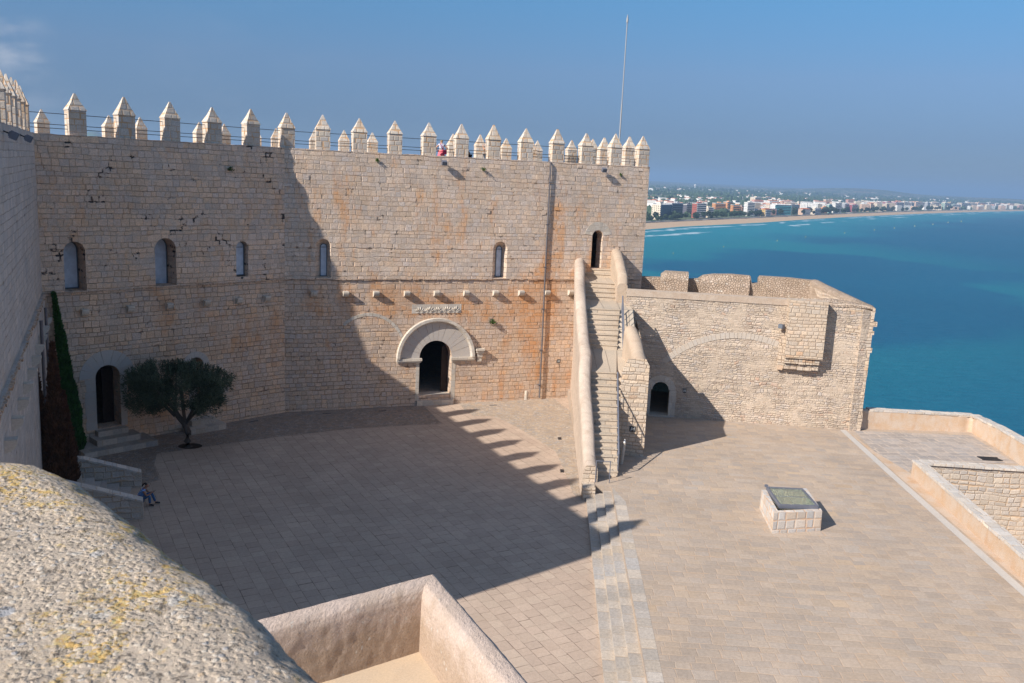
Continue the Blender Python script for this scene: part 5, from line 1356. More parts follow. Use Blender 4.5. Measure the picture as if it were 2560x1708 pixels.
J = stand(1.45); J.update(spine=(0, .02, .98), chest=(0, .16, 1.1), neck=(0, .3, 1.13), head0=(0, .36, 1.15), head1=(0, .42, 1.2), shL=(-.17, .2, 1.12), shR=(.17, .2, 1.12), elL=(-.2, .4, .95), elR=(.2, .4, .95), wrL=(-.1, .5, 1.0), wrR=(.1, .5, 1.0), pel=(0, -.05, .82), hiL=(-.09, -.05, .76), hiR=(.09, -.05, .76))
person('person', tuple(FAC.pt(u_, wz, -1.0)), R_(-110), J, 'person in a dark jacket bending forward behind a merlon', dict(skin='skin_tan', top='dark_cloth', legs='dark_cloth', hair='hair_black'), group='visitors on the wall walk')
# seated girl on the bottom step of the side stair, facing right, looking down at a phone
sx = gN+ac*.36+dW*.14
gz = .18
J = dict(pel=(0, 0, .12), spine=(0, .06, .28), chest=(0, .17, .45), neck=(0, .25, .57), head0=(0, .31, .64), head1=(0, .36, .73), shL=(-.16, .19, .50), elL=(-.2, .34, .28), wrL=(-.06, .5, .36), shR=(.16, .19, .50), elR=(.2, .34, .28), wrR=(.06, .5, .36),
         hiL=(-.1, .05, .1), knL=(-.13, .46, .30), anL=(-.12, .62, -.12), toL=(-.13, .80, -.14), hiR=(.1, .05, .1), knR=(.13, .44, .28), anR=(.14, .44, -.12), toR=(.16, .62, -.15))
J = {k: (v[0]*1.05, v[1]*1.05, v[2]*1.05) for k, v in J.items()}
girl, JG = person('person', (sx.x, sx.y, gz+.02), R_(80), J, 'seated person with black ponytail in a blue striped top looking at a phone', dict(skin='skin_tan', top='stripes', legs='jeans', hair='hair_black'), hair='tail')
hp = Vector((sx.x, sx.y, gz+.02))+(JG['wrL']+JG['wrR'])/2+Vector((.10, .01, .05))
m = MB(); f = Vector((.7, .12, .7)).normalized(); s_ = Vector((-.17, .98, 0)).normalized(); n_ = f.cross(s_)
q = [hp+f*(a*.085)+s_*(b*.042)+n_*(c*.006) for a, b, c in ((-1, -1, -1), (1, -1, -1), (1, 1, -1), (-1, 1, -1), (-1, -1, 1), (1, -1, 1), (1, 1, 1), (-1, 1, 1))]
for ids in ((0, 3, 2, 1), (4, 5, 6, 7), (0, 1, 5, 4), (1, 2, 6, 5), (2, 3, 7, 6), (3, 0, 4, 7)): m.face([q[i] for i in ids])
m.build('phone', 'hair_black', None, 'dark phone held in both hands by the seated person', 'phone', origin=tuple(hp))

# ================================================================ FOREGROUND
def rough():
    k = NT('lichen covered rough stone'); p = k.pos()
    d1 = k.add(p, k.scl(k.noise(p, 60, 3, .6, out=1), (.008, .008, .008)))
    def vor(sc, out=1, off=0.0):
        n = k.n.new('ShaderNodeTexVoronoi'); n.inputs['Scale'].default_value = sc; k.put(n.inputs['Vector'], k.add(d1, (off, off*.7, 0))); return n.outputs[out]
    c1 = k.sep(vor(240)); c2 = k.sep(vor(115, 1, 3.0)); di2 = vor(115, 0, 3.0); c3 = k.sep(vor(27, 1, 7.0)); di3 = vor(27, 0, 7.0)
    col = k.ramp(c1[0], [(0, (.50, .395, .30)), (.2, (.58, .475, .37)), (.4, (.44, .355, .28)), (.55, (.62, .51, .39)), (.75, (.53, .42, .31)), (.9, (.55, .46, .37)), (1, (.24, .20, .17))])
    col = k.mix(k.m('MULTIPLY', k.m('GREATER_THAN', c2[1], .74), k.ss(di2, .5, .4, 0, .95)), col, k.ramp(c2[0], [(0, (.42, .42, .45)), (.4, (.62, .55, .46)), (.7, (.68, .62, .54)), (1, (.55, .38, .22))]))
    col = k.mix(k.m('MULTIPLY', k.m('GREATER_THAN', c3[1], .86), k.ss(di3, .42, .34, 0, 1)), col, k.ramp(c3[0], [(0, (.36, .38, .42)), (.5, (.64, .58, .50)), (1, (.60, .44, .28))]))
    ln = k.noise(p, 4.2, 7, .78); li = k.ss(ln, .50, .60, 0, 1); li2 = k.ss(k.noise(p, 58, 5, .75), .47, .55)
    col = k.mix(.22, col, (.72, .62, .52))
    col = k.mix(k.m('MULTIPLY', k.m('MULTIPLY', li, li2), .9), col, k.ramp(c1[1], [(0, (.62, .36, .10)), (.6, (.68, .46, .15)), (1, (.60, .50, .22))]))
    pits = k.noise(k.add(p, (4, 2, 7)), 55, 5, .75); dk = k.ss(pits, .56, .66, 0, .75); col = k.mix(dk, col, (.12, .10, .085))
    k.color(col)
    h = k.m('ADD', k.m('MULTIPLY', k.noise(p, 85, 6, .8), 1.0), k.m('ADD', k.m('MULTIPLY', c1[2], .25), k.m('MULTIPLY', k.ss(di2, .2, .6), -.5)))
    h = k.m('SUBTRACT', h, k.m('MULTIPLY', dk, .6))
    k.bump(h, .0075, 1.0); return k.mat
MAT['rough'] = rough()
# outer rim of the near parapet (camera side top is lit)
rim = [(oz(a, b, zz)) for a, b, zz in ((1000, 1990, 14.42), (880, 1850, 14.43), (770, 1708, 14.45), (700, 1640, 14.45), (600, 1535, 14.45), (535, 1487, 14.45), (440, 1408, 14.452), (344, 1334, 14.455), (268, 1271, 14.46), (199, 1221, 14.465), (134, 1188, 14.47), (77, 1160, 14.47), (40, 1152, 14.47), (0, 1162, 14.46), (-120, 1200, 14.44), (-400, 1260, 14.44), (-900, 1350, 14.44))]
def resample(P_, n):
    L = [0]
    for a, b in zip(P_, P_[1:]): L.append(L[-1]+(b-a).length)
    out = []
    for i in range(n+1):
        s_ = L[-1]*i/n; j = max(k for k in range(len(L)-1) if L[k] <= s_+1e-9) if s_ < L[-1] else len(L)-2
        out.append(P_[j].lerp(P_[j+1], (s_-L[j])/(L[j+1]-L[j])))
    return out
NS, NW = 300, 130
R0_ = resample(rim, NS)
for _ in range(6): R0_ = [R0_[0]]+[(a+b*2+c)/4 for a, b, c in zip(R0_, R0_[1:], R0_[2:])]+[R0_[-1]]
rows = []
inner_dir = Vector((-.72, -.69, 0)).normalized()
for i, p in enumerate(R0_):
    a, b = R0_[max(0, i-6)], R0_[min(NS, i+6)]; d = (b-a).normalized(); s2 = Vector((-d.y, d.x, 0))   # points inwards (towards the keep)
    if s2.y > 0 and s2.x > -.1: s2 = -s2
    s2 = (s2+inner_dir*.9).normalized()
    row = []
    for j in range(NW+1):
        f = j/NW
        if f < .35: # outer face rising
            g_ = f/.35; off = -.035*(1-g_)**.7+0; zz = -1.4*(1-g_)**2.2 if g_ < .6 else -1.4*(1-g_)**2.2
            off = -.03*math.cos(g_*math.pi/2); zz = -.075-(1-math.sin(g_*math.pi/2))*1.1
        else:
            g_ = (f-.35)/.65; off = g_*.62; zz = -.02*g_-.10*max(0, g_-.72)**1.5*8
            if off < .11: zz -= .075*(1-math.sqrt(max(0, 1-((.11-off)/.11)**2)))
        q = p+s2*(off-.042); q.z = p.z+zz+.012
        n1 = noise.noise(q*3.2)*.004+noise.noise(q*9)*.003+noise.noise(q*24)*.0026+noise.noise(q*55)*.0018+noise.noise(q*110)*.0011
        q.z += n1*1.0; q += -s2*n1*.9*(1 if f < .4 else .2)
        row.append(q)
    rows.append(row)
m = MB(); m.grid(rows)
m.build('stone_parapet', 'rough', None, 'rough lichen covered stone parapet filling the near left corner', 'parapet', origin=(-.5, 1.2, 14))
# keep walls below it
m = MB(); kp = [(r[20].x, r[20].y) for r in rows[::30]]
poly = [(3.0, -6), (2.2, -.8)]+kp+[(-12, .9), (-12, -6)]
for i in range(len(poly)-1):
    a, b = poly[i], poly[i+1]
m.prism([(3.0, -6), (kp[0][0]+.1, kp[0][1]-.2)]+[(a-.02, b-.06) for a, b in kp[1:]]+[(-9, .5), (-9, -6)], -.6, 13.3); m.build('keep_tower', 'wing', None, 'keep of the castle under the near parapet', 'castle building', origin=(-2, -3, 0))

# lower balcony with rendered parapet
ZB = 8.8
D_ = lambda x, y: (x*1.08936, y*1.08936)
cC, cL, cR = oz(*D_(1000, 1309), ZB), oz(*D_(565, 1422), ZB), oz(*D_(1226, 1568), ZB)
dL_, dR_ = (cL-cC).normalized(), (cR-cC).normalized()
hw = .21
def offp(p, d, s): n_ = Vector((d.y, -d.x, 0)); return p+n_*s
bal = empty('balcony', (cC.x, cC.y, 7.7), 'lower balcony with a thick pinkish rendered parapet and beige floor', 'balcony')
nL = Vector((-dL_.y, dL_.x, 0)); nL = nL if nL.dot(CAMP-cC) > 0 else -nL
nR = Vector((-dR_.y, dR_.x, 0)); nR = nR if nR.dot(cL-cC) > 0 else -nR
def para_rows(start, d, L_, n_, corner_in, n=50):
    """cross section from outer foot over the rounded top to the inner floor"""
    rows, uvs = [], []
    prof = [(.0, -6.0), (-.01, -.7), (0, -.18), (.025, -.06), (.09, -.005), (.2, 0.0), (.31, -.012), (.375, -.06), (.41, -.16), (.42, -.35), (.43, -.6), (.44, -.85), (.45, -1.08)]
    fine = []
    for a, b in zip(prof, prof[1:]):
        k = 1 if a[1] < -2 else 4
        for q in range(k): fine.append((a[0]+(b[0]-a[0])*q/k, a[1]+(b[1]-a[1])*q/k))
    fine.append(prof[-1])
    for i in range(n+1):
        s_ = L_*i/n; r = []; u_ = []
        for o_, z_ in fine:
            st0 = s_ if s_ > 0 else 0
            # mitre: rows start on the diagonal of the corner
            s_eff = o_*corner_in+(L_-o_*corner_in)*i/n
            p = start+d*s_eff+n_*o_; p.z = start.z+z_
            nn = (noise.noise(p*1.6)*.011+noise.noise(p*6)*.009+noise.noise(p*20)*.006)*min(1, .02+(L_*i/n)/.5)
            p += n_*nn*(1 if o_ > .25 else -.6); p.z += nn*.5
            r.append(p); u_.append((s_, z_))
        acc = 0; u_ = [(L_*i/n, 0)]
        for a_, b_ in zip(fine, fine[1:]): acc -= math.hypot(a_[0]-b_[0], a_[1]-b_[1]); u_.append((L_*i/n, acc))
        mid_ = u_[min(range(len(fine)), key=lambda q_: abs(fine[q_][0]-.2))][1]; u_ = [(a_, b_-mid_ if b_-mid_ < 0 else -(b_-mid_)) for a_, b_ in u_]
        rows.append(r); uvs.append(u_)
    return rows, uvs
def bal_mat():
    k = NT('rough pink render'); p = k.uv(); q = k.sep(p)
    n1 = k.noise(p, 1.5, 6, .65); fn = k.noise(p, 26, 6, .75); m1 = k.noise(p, 7, 5, .7); big = k.noise(k.add(p, (7, 3, 0)), 2.2, 6, .7)
    col = k.mix(k.ss(n1, .35, .65), (.55, .44, .375), (.50, .395, .325))
    low = k.ss(k.m('ADD', k.m('MULTIPLY', q[1], -.75), k.m('MULTIPLY', big, 1.3)), .75, 1.25, 0, .75)      # damp stains at the foot
    col = k.mix(low, col, k.mix(m1, (.30, .215, .15), (.42, .31, .22)))
    st = k.n.new('ShaderNodeTexVoronoi'); st.inputs['Scale'].default_value = 9; k.put(st.inputs['Vector'], k.add(p, k.scl(k.noise(p, 6, 3, .6, out=1), (.1, .1, 0))))
    sm = k.m('MULTIPLY', k.m('LESS_THAN', st.outputs[0], .22), k.m('GREATER_THAN', k.sep(st.outputs[1])[0], .72))
    col = k.mix(k.m('MULTIPLY', sm, .7), col, (.55, .50, .44))
    val = k.ss(fn, .3, .7, .78, 1.2, True); col = k.mix(1.0, col, k.xyz(val, val, val), 'MULTIPLY')
    k.color(col); k.bump(k.m('ADD', k.m('MULTIPLY', fn, .35), k.m('ADD', k.m('MULTIPLY', m1, .9), k.m('MULTIPLY', sm, .25))), .045); return k.mat
MAT['bal_plaster'] = bal_mat()
cin = max(.3, 1/math.tan(max(.2, math.acos(max(-1, min(1, dL_.dot(dR_))))/2)))
r1, u1 = para_rows(cC, dL_, 6.0, nL, cin, 120); r2, u2 = para_rows(cC, dR_, 8.0, nR, cin, 160)
m = MB(); m.grid(r1, uvs=u1); m.build('parapet', 'bal_plaster', bal)
m = MB(); m.grid(r2, uvs=u2); m.build('parapet', 'bal_plaster', bal)
m = MB(); fI = cC+dL_*.35+dR_*.35; 
m.prism([((cC+dL_*.3+dR_*.3).x, (cC+dL_*.3+dR_*.3).y), ((cC+dR_*8+nR*.3).x, (cC+dR_*8+nR*.3).y), ((cC+dR_*8+dL_*6).x, (cC+dR_*8+dL_*6).y), ((cC+dL_*6+nL*.3).x, (cC+dL_*6+nL*.3).y)][::(1 if dR_.cross(dL_).z > 0 else -1)], 6.5, ZB-1.02)
m.build('floor', 'screed', bal)
m = MB()
q = [cC+dL_*.1+dR_*.1, cC+dR_*8, cC+dR_*8+dL_*6, cC+dL_*6]
q = [(p.x, p.y) for p in q]
m.prism(q if dR_.cross(dL_).z > 0 else q[::-1], -.6, 7.6); m.build('wall', 'wing', bal)

# ================================================================ COAST
SEA = -47.0
cw = [(1613, 577), (1702, 569), (1804, 564), (1900, 559), (2005, 551), (2100, 545), (2200, 540), (2262, 537), (2364, 533), (2460, 530), (2560, 527.7)]
cbk = [(1613, 558), (1702, 554), (1804, 549), (1900, 545), (2005, 540), (2100, 536), (2200, 532), (2262, 530), (2364, 527), (2460, 526), (2560, 525)]
sh = [Vector((oz(*q, SEA).x, oz(*q, SEA).y)) for q in cw]; bk = [Vector((oz(*q, SEA+1.6).x, oz(*q, SEA+1.6).y)) for q in cbk]
sh = [Vector((-700, 420)), Vector((-300, 560)), Vector((-60, 800))]+sh+[Vector((3300, 5300)), Vector((6500, 8600)), Vector((16000, 17000))]
bk = [Vector((-760, 560)), Vector((-330, 720)), Vector((-50, 960))]+bk+[Vector((3500, 5600)), Vector((6700, 8900)), Vector((16200, 17400))]
def dist_poly(p, P_):
    best = 1e9
    for a, b in zip(P_, P_[1:]):
        ab = b-a; t = max(0, min(1, (p-a).dot(ab)/ab.length_squared)); q = a+ab*t; d = (p-q).length
        if d < best: best = d; sg = ab.x*(p.y-q.y)-ab.y*(p.x-q.x)
    return best if sg > 0 else -best        # + inland (left of the line)
# sea: polar grid with the distance to the shore stored per vertex
m = MB(); V = []; Fc = []; att = []
rs = [0, 60, 110, 160, 220]; r = 220
while r < 34000: r *= 1.035 if r < 6000 else 1.2; rs.append(r)
azs = [R_(-180+i*6) for i in range(27)]+[R_(-18+i*.35) for i in range(0, 180)]+[R_(45+i*6) for i in range(0, 23)]
azs = sorted(set(round(a, 5) for a in azs))
for r in rs:
    for a in azs:
        x, y_ = r*math.sin(a), r*math.cos(a); V.append((x, y_, SEA)); att.append(-dist_poly(Vector((x, y_)), sh) if 200 < r < 9000 and -.5 < a < .9 else 5000.0)
na = len(azs)
for i in range(len(rs)-1):
    for j in range(na-1): Fc.append((i*na+j, i*na+j+1, (i+1)*na+j+1, (i+1)*na+j)[::-1])
    Fc.append((i*na+na-1, i*na, (i+1)*na, (i+1)*na+na-1)[::-1])
me = bpy.data.meshes.new('sea'); me.from_pydata(V, [], Fc); at = me.attributes.new('shore', 'FLOAT', 'POINT'); at.data.foreach_set('value', att)
def seamat():
    k = NT('sea water'); b = k.bsdf; p = k.pos(); a = k.n.new('ShaderNodeAttribute'); a.attribute_name = 'shore'; sd = a.outputs['Fac']
    warp = k.m('MULTIPLY', k.m('SUBTRACT', k.noise(k.scl(p, (1, 1, 1)), .004, 4, .6), .5), 1)
    s2 = k.m('ADD', sd, k.m('MULTIPLY', warp, 260))
    deep = k.mix(k.ss(k.noise(p, .0035, 4, .6), .35, .65), (.0003, .080, .172), (.0003, .092, .190))
    turq = (.005, .205, .27)
    col = k.mix(k.ss(s2, 40, 260, 1, 0), deep, turq)
    pt = k.m('MULTIPLY', k.ss(k.noise(k.add(p, (300, 90, 0)), .0045, 3, .5), .46, .56, 0, .8), k.ss(sd, 380, 620, 1, 0))
    pt = k.m('MULTIPLY', pt, k.ss(sd, 60, 160, 0, 1))
    o = k.sep(p); leftside = k.ss(o[0], 520, 250, 0, 1)
    col = k.mix(k.m('MULTIPLY', pt, leftside), col, (.004, .18, .225))
    wv = k.noise(k.scl(p, (1, 2.4, 1)), .13, 6, .75); wv2 = k.noise(k.scl(p, (1, 2, 1)), .55, 4, .7)
    col = k.mix(k.ss(k.m('ADD', k.m('MULTIPLY', wv, .6), k.m('MULTIPLY', wv2, .4)), .34, .66, 0, 1, True), k.mix(.30, col, (0, .03, .06)), k.mix(.25, col, (.05, .22, .28)))
    sw = k.m('ADD', sd, k.m('MULTIPLY', k.m('SUBTRACT', k.noise(p, .02, 3, .6), .5), 30))
    f1 = k.m('MULTIPLY', k.ss(sw, 3, 10, 0, 1), k.ss(sw, 12, 22, 1, 0)); f2 = k.m('MULTIPLY', k.ss(sw, 42, 50, 0, 1), k.ss(sw, 54, 62, 1, 0))
    fm = k.m('MAXIMUM', k.m('MULTIPLY', f1, k.ss(k.noise(p, .012, 2), .42, .5)), k.m('MULTIPLY', f2, k.ss(k.noise(k.add(p, (77, 3, 0)), .011, 2), .52, .58)))
    col = k.mix(k.m('MULTIPLY', fm, .55), col, (.7, .75, .78))
    k.color(col); b.inputs['Roughness'].default_value = .42; b.inputs['Specular IOR Level'].default_value = .22; b.inputs['IOR'].default_value = 1.33
    k.bump(k.m('ADD', k.m('MULTIPLY', wv, 3), wv2), .8, .5); return k.mat
me.materials.append(seamat()); so_ = bpy.data.objects.new('sea', me); COL.objects.link(so_); so_['kind'] = 'structure'
# beach
def beachmat():
    k = NT('beach sand'); a = k.noise(k.pos(), .05, 5, .7); b_ = k.noise(k.pos(), .6, 4, .8)
    k.color(k.mix(k.ss(b_, .64, .7, 0, .5), k.mix(a, (.50, .36, .23), (.42, .30, .2)), (.2, .14, .13))); return k.mat
m = MB()
for i in range(len(sh)-1):
    a, b, c, d = sh[i], sh[i+1], bk[i+1], bk[i]; n_ = 10
    for t in range(n_):
        p, q = t/n_, (t+1)/n_
        A, B = a.lerp(b, p), a.lerp(b, q); C_, D__ = d.lerp(c, q), d.lerp(c, p)
        m.face([(A.x, A.y, SEA-.3), (B.x, B.y, SEA-.3), (C_.x, C_.y, SEA+1.7), (D__.x, D__.y, SEA+1.7)])
m.build('beach', beachmat(), kind='structure')
# land
def land_h(x, y_):
    p = Vector((x, y_)); d = dist_poly(p, bk); r = math.hypot(x, y_)
    h = SEA+1.8
    if d > 0:
        h += min(d, 500)*.006
        h += 46*max(0, min(1, (d-1200)/9000))**.8*(1 if r < 16000 else 1)
        h += 14*noise.noise(Vector((x/2600, y_/2600, 0)))*min(1, d/3000)
        # hills
        az = math.degrees(math.atan2(x, y_))
        for (ca, wa, cr, wr, hh) in ((19.5, 3.0, 9500, 1500, 44), (22.0, 2.3, 10000, 1500, 34), (26.5, 3.2, 9200, 1300, 28), (29.0, 1.8, 9800, 1200, 25), (-25.2, 1.3, 5500, 700, 165)):
            h += hh*math.exp(-((az-ca)/wa)**2-((r-cr)/wr)**2)
    else: h = SEA-4
    return h
V = []; Fc = []; rs = [420]; r = 420
while r < 17500: r *= 1.03; rs.append(r)
azs = [R_(-60+i*.5) for i in range(215)]; na = len(azs)
for r in rs:
    for a in azs: x, y_ = r*math.sin(a), r*math.cos(a); V.append((x, y_, land_h(x, y_)))
for i in range(len(rs)-1):
    for j in range(na-1): Fc.append((i*na+j, (i+1)*na+j, (i+1)*na+j+1, i*na+j+1))
me = bpy.data.meshes.new('land'); me.from_pydata(V, [], [f[::-1] for f in Fc])
for p in me.polygons: p.use_smooth = True
def landmat():
    k = NT('coastal plain'); p = k.pos()
    n = k.n.new('ShaderNodeTexVoronoi'); n.inputs['Scale'].default_value = .007; k.put(n.inputs['Vector'], k.scl(p, (1, .8, 1)))
    c = k.sep(n.outputs[1])
    col = k.ramp(c[0], [(0, (.08, .11, .05)), (.3, (.10, .14, .07)), (.5, (.20, .17, .11)), (.65, (.08, .10, .06)), (.8, (.12, .16, .07)), (1, (.28, .20, .14))])
    t = k.ss(k.noise(p, .02, 5, .8), .44, .56); col = k.mix(k.m('MULTIPLY', t, .7), col, (.045, .07, .04))
    sp_ = k.n.new('ShaderNodeTexVoronoi'); sp_.inputs['Scale'].default_value = .016; k.put(sp_.inputs['Vector'], p); cs = k.sep(sp_.outputs[1]); col = k.mix(k.m('MULTIPLY', k.m('LESS_THAN', sp_.outputs[0], .24), k.m('GREATER_THAN', cs[0], .55)), col, (.62, .55, .47))
    k.color(col); return k.mat
me.materials.append(landmat()); lo_ = bpy.data.objects.new('land', me); COL.objects.link(lo_); lo_['kind'] = 'structure'
# promenade road strip
m = MB(); off = lambda P_, d: [p+Vector((-(P_[min(i+1, len(P_)-1)]-P_[max(i-1, 0)]).normalized().y, (P_[min(i+1, len(P_)-1)]-P_[max(i-1, 0)]).normalized().x))*d for i, p in enumerate(P_)]
b2 = off(bk, 16)
for a, b, c, d in zip(bk[2:-3], bk[3:-2], b2[3:-2], b2[2:-3]): m.face([(a.x, a.y, SEA+2.2), (b.x, b.y, SEA+2.2), (c.x, c.y, SEA+2.35), (d.x, d.y, SEA+2.35)])
m.build('promenade', plain('promenade paving', (.22, .2, .19)), kind='structure')

# ---- buildings on the shore
def wallmat(name, c, win=(.05, .06, .08), fl=3.1, ww=3.2, wf=.45, hf=.5):
    k = NT(name); uv = k.sep(k.uv())
    fu_ = k.m('FRACT', k.m('DIVIDE', uv[0], ww)); fv_ = k.m('FRACT', k.m('DIVIDE', k.m('ADD', uv[1], 60), fl))
    w_ = k.m('MULTIPLY', k.m('LESS_THAN', fu_, wf), k.m('MULTIPLY', k.m('GREATER_THAN', fv_, .25), k.m('LESS_THAN', fv_, .25+hf)))
    k.color(k.mix(w_, k.mix(k.noise(k.pos(), .15, 3), c, tuple(x*.85 for x in c)), win)); k.bsdf.inputs['Roughness'].default_value = .7; return k.mat
BC = {}
for nme, c in dict(cream=(.82, .70, .54), white=(.88, .85, .80), orange=(.74, .34, .13), brick=(.42, .12, .08), peach=(.80, .55, .40), tan=(.68, .54, .41), grey=(.45, .46, .48), blue=(.05, .08, .14), turq=(.35, .62, .62), crimson=(.40, .10, .12), ochre=(.62, .42, .16), green=(.38, .50, .42), brown=(.28, .17, .11), pink=(.66, .38, .32), dark=(.14, .13, .15)).items():
    BC[nme] = wallmat('render '+nme, c)
MAT['tile'] = plain('terracotta roof', (.48, .17, .08), .85, 0, .2, .2, .5)
MAT['slab'] = plain('white balcony slab', (.75, .73, .70), .7)
MAT['slab_orange'] = plain('orange balcony slab', (.68, .33, .14), .7); MAT['slab_brick'] = plain('brick balcony slab', (.62, .5, .44), .7)
MAT['glass_front'] = plain('dark glazing', (.035, .05, .08), .25, 0, .5)
MAT['slab_turq'] = plain('turquoise balcony', (.15, .50, .52), .6)
GRP = 'apartment and hotel buildings along the beach'
coast_az = 36.0
def building(px0, px1, ytop, ybase, body, lab, slab='slab', rot=None, back=0.0, depth=None, floors=True, roof=None, tower=None, name='apartment_building', zg=None, cat='building', group=GRP):
    xc = (px0+px1)/2; zb = SEA+2.3 if zg is None else zg
    P0 = oz(xc, ybase, zb)
    if back: d = (Vector((P0.x, P0.y, 0))).normalized(); P0 = P0+d*back
    dist = math.hypot(P0.x, P0.y); az = math.atan2(P0.x, P0.y)
    top = overt(xc, ytop, (P0.x, P0.y)).z; H = max(4, top-zb)
    ta = R_(coast_az if rot is None else rot); th = ta-az
    wm = (px1-px0)/F_PX*dist
    D_p = depth or min(15, wm*.5); L_ = max(5, (wm-D_p*abs(math.cos(th)))/max(.15, abs(math.sin(th))))
    L_ = min(L_, 90)
    t = empty(name, (P0.x, P0.y, zb), lab, cat, group)
    aze = math.pi/2-ta                # math angle of the long side
    m = MB(); m.box((P0.x, P0.y), L_/2, D_p/2, zb-2, zb+H, aze); 
    w_ = m.build('wall', BC[body] if body in BC else body, t)
    dx = Vector((math.cos(aze), math.sin(aze))); sea_n = Vector((dx.y, -dx.x))
    if sea_n.dot(Vector((1, -1))) < 0: sea_n = -sea_n
    c2 = Vector((P0.x, P0.y))
    if floors:
        nf = max(2, int(H/3.1))
        for i in range(nf):
            z_ = zb+1.2+i*(H-1.0)/nf
            mm = MB(); c = c2+sea_n*(D_p/2+.75); mm.box(c, L_/2-.5, .75, z_, z_+.95, aze); mm.build('balcony', slab, t)
            mm = MB(); c = c2+sea_n*(D_p/2+.05); mm.box(c, L_/2-1.2, .08, z_+.95, z_+(H-1.0)/nf-.15, aze); mm.build('glass_front', 'glass_front', t)
    if roof == 'tile':
        m = MB(); h2 = 2.2; q = [c2+dx*(a*(L_/2+.4))+Vector((-dx.y, dx.x))*(b*(D_p/2+.4)) for a, b in ((-1, -1), (1, -1), (1, 1), (-1, 1))]
        r1, r2 = c2-dx*(L_/2-D_p*.3), c2+dx*(L_/2-D_p*.3)
        A = [(p.x, p.y, zb+H) for p in q]; R1, R2 = (r1.x, r1.y, zb+H+h2), (r2.x, r2.y, zb+H+h2)
        m.face([A[0], A[1], R2, R1]); m.face([A[1], A[2], R2]); m.face([A[2], A[3], R1, R2]); m.face([A[3], A[0], R1]); m.build('roof', 'tile', t)
    else:
        m = MB(); m.box(c2, L_/2+.25, D_p/2+.25, zb+H, zb+H+.7, aze); m.build('roof', 'slab', t)
        if H > 9:
            m = MB(); k_ = random.Random(int(px0)).uniform(-.3, .3); m.box(c2+dx*(L_*k_), min(3.5, L_*.2), min(3, D_p*.3), zb+H+.7, zb+H+3.0, aze); m.build('stair_house', BC[body] if body in BC else body, t)
    return t
Z2 = lambda x, y: (1600+x/7.833, 430+y/7.833)
Z3 = lambda x, y: (1860+x/6.912, 440+y/6.912)
Z1 = lambda x, y: (2160+x/5.875, 440+y/5.875)
def B(zf, x0, x1, yt, yb, body, lab, **k):
    a, b = zf(x0, yt), zf(x1, yb); return building(a[0], b[0], a[1], b[1], body, lab, **k)
B(Z2, 225, 610, 640, 925, 'cream', 'leftmost beach block with a cream end wall and dark blue glazed front', slab='glass_front')
B(Z2, 460, 860, 612, 880, 'grey', 'glazed grey-blue block with a pale roof terrace behind the leftmost beach block', slab='grey_metal', back=40)
B(Z2, 830, 985, 640, 880, 'dark', 'dark framed block with thin balcony lines left of the brick and white tower', slab='grey_metal')
B(Z2, 1010, 1275, 618, 900, 'brick', 'brick red apartment tower with white balconies near the left end of the beach', slab='slab', rot=62)
B(Z2, 1265, 1430, 700, 890, 'cream', 'cream stepped low block right beside the brick red tower', rot=60)
B(Z2, 1405, 1660, 615, 800, 'orange', 'left wing of the orange hotel with open loggias', slab='slab_orange', rot=75)
B(Z2, 1625, 1790, 590, 800, 'orange', 'tallest central part of the orange hotel', slab='slab_orange', back=25)
B(Z2, 1765, 1945, 650, 830, 'orange', 'right wing of the orange hotel with open loggias', slab='slab_orange', rot=75)
B(Z2, 1940, 2035, 670, 835, 'brown', 'narrow brown shaded block between the orange hotel and the white tower', slab='slab_orange')
B(Z2, 2025, 2225, 600, 860, 'white', 'creamy white tower with curved balconies right of the orange hotel', rot=66)
B(Z2, 2150, 2350, 500, 700, 'cream', 'tall beige block standing behind the creamy white tower', back=120, floors=False)
B(Z3, 150, 280, 590, 690, 'grey', 'low grey-blue block right of the creamy white tower')
B(Z3, 120, 300, 365, 470, 'cream', 'beige upper blocks on the left of the second row', back=260, floors=False)
B(Z3, 300, 460, 370, 470, 'tan', 'tan tall block in the second row behind the turquoise hotel', back=250, floors=False)
B(Z3, 460, 700, 400, 480, 'cream', 'wide cream building in the second row above the turquoise hotel', back=300, floors=False)
B(Z3, 285, 450, 575, 700, 'ochre', 'low ochre and dark building left of the turquoise hotel', roof='tile')
B(Z3, 455, 790, 500, 675, 'white', 'long white hotel with turquoise balconies', slab='slab_turq', rot=66)
B(Z3, 700, 780, 425, 540, 'peach', 'orange peach block behind the right end of the turquoise hotel', back=200, floors=False)
B(Z3, 765, 935, 500, 640, 'dark', 'dark block with brown floors right of the turquoise hotel')
B(Z3, 905, 985, 455, 560, 'cream', 'narrow cream slab block in the second row', back=160, floors=False)
B(Z3, 980, 1290, 475, 590, 'white', 'long white block with dark bands in the second row', back=90)
B(Z3, 940, 1130, 570, 670, 'peach', 'peach building with a terracotta roof near the middle of the beach', roof='tile', rot=60)
B(Z3, 1130, 1310, 560, 665, 'cream', 'cream stepped building with planted terraces')
B(Z3, 1320, 1425, 540, 645, 'orange', 'small bright orange building by the beach', rot=70, slab='slab_orange')
B(Z3, 1410, 1505, 500, 640, 'green', 'small green and teal building beside the orange one', slab='slab_turq')
B(Z3, 1510, 1665, 470, 640, 'white', 'white apartment tower with stepped front in the middle of the beach', rot=62)
B(Z3, 1660, 1800, 480, 620, 'grey', 'pale grey glazed block right of the white stepped tower')
B(Z3, 1800, 1950, 500, 625, 'crimson', 'dark red block left of the long grey hotel', slab='slab_brick', rot=60)
B(Z3, 1950, 2280, 485, 600, 'grey', 'long grey hotel with vertical white ribs', slab='grey_metal')
B(Z1, 165, 240, 385, 500, 'white', 'white end tower at the right of the long grey hotel', rot=80)
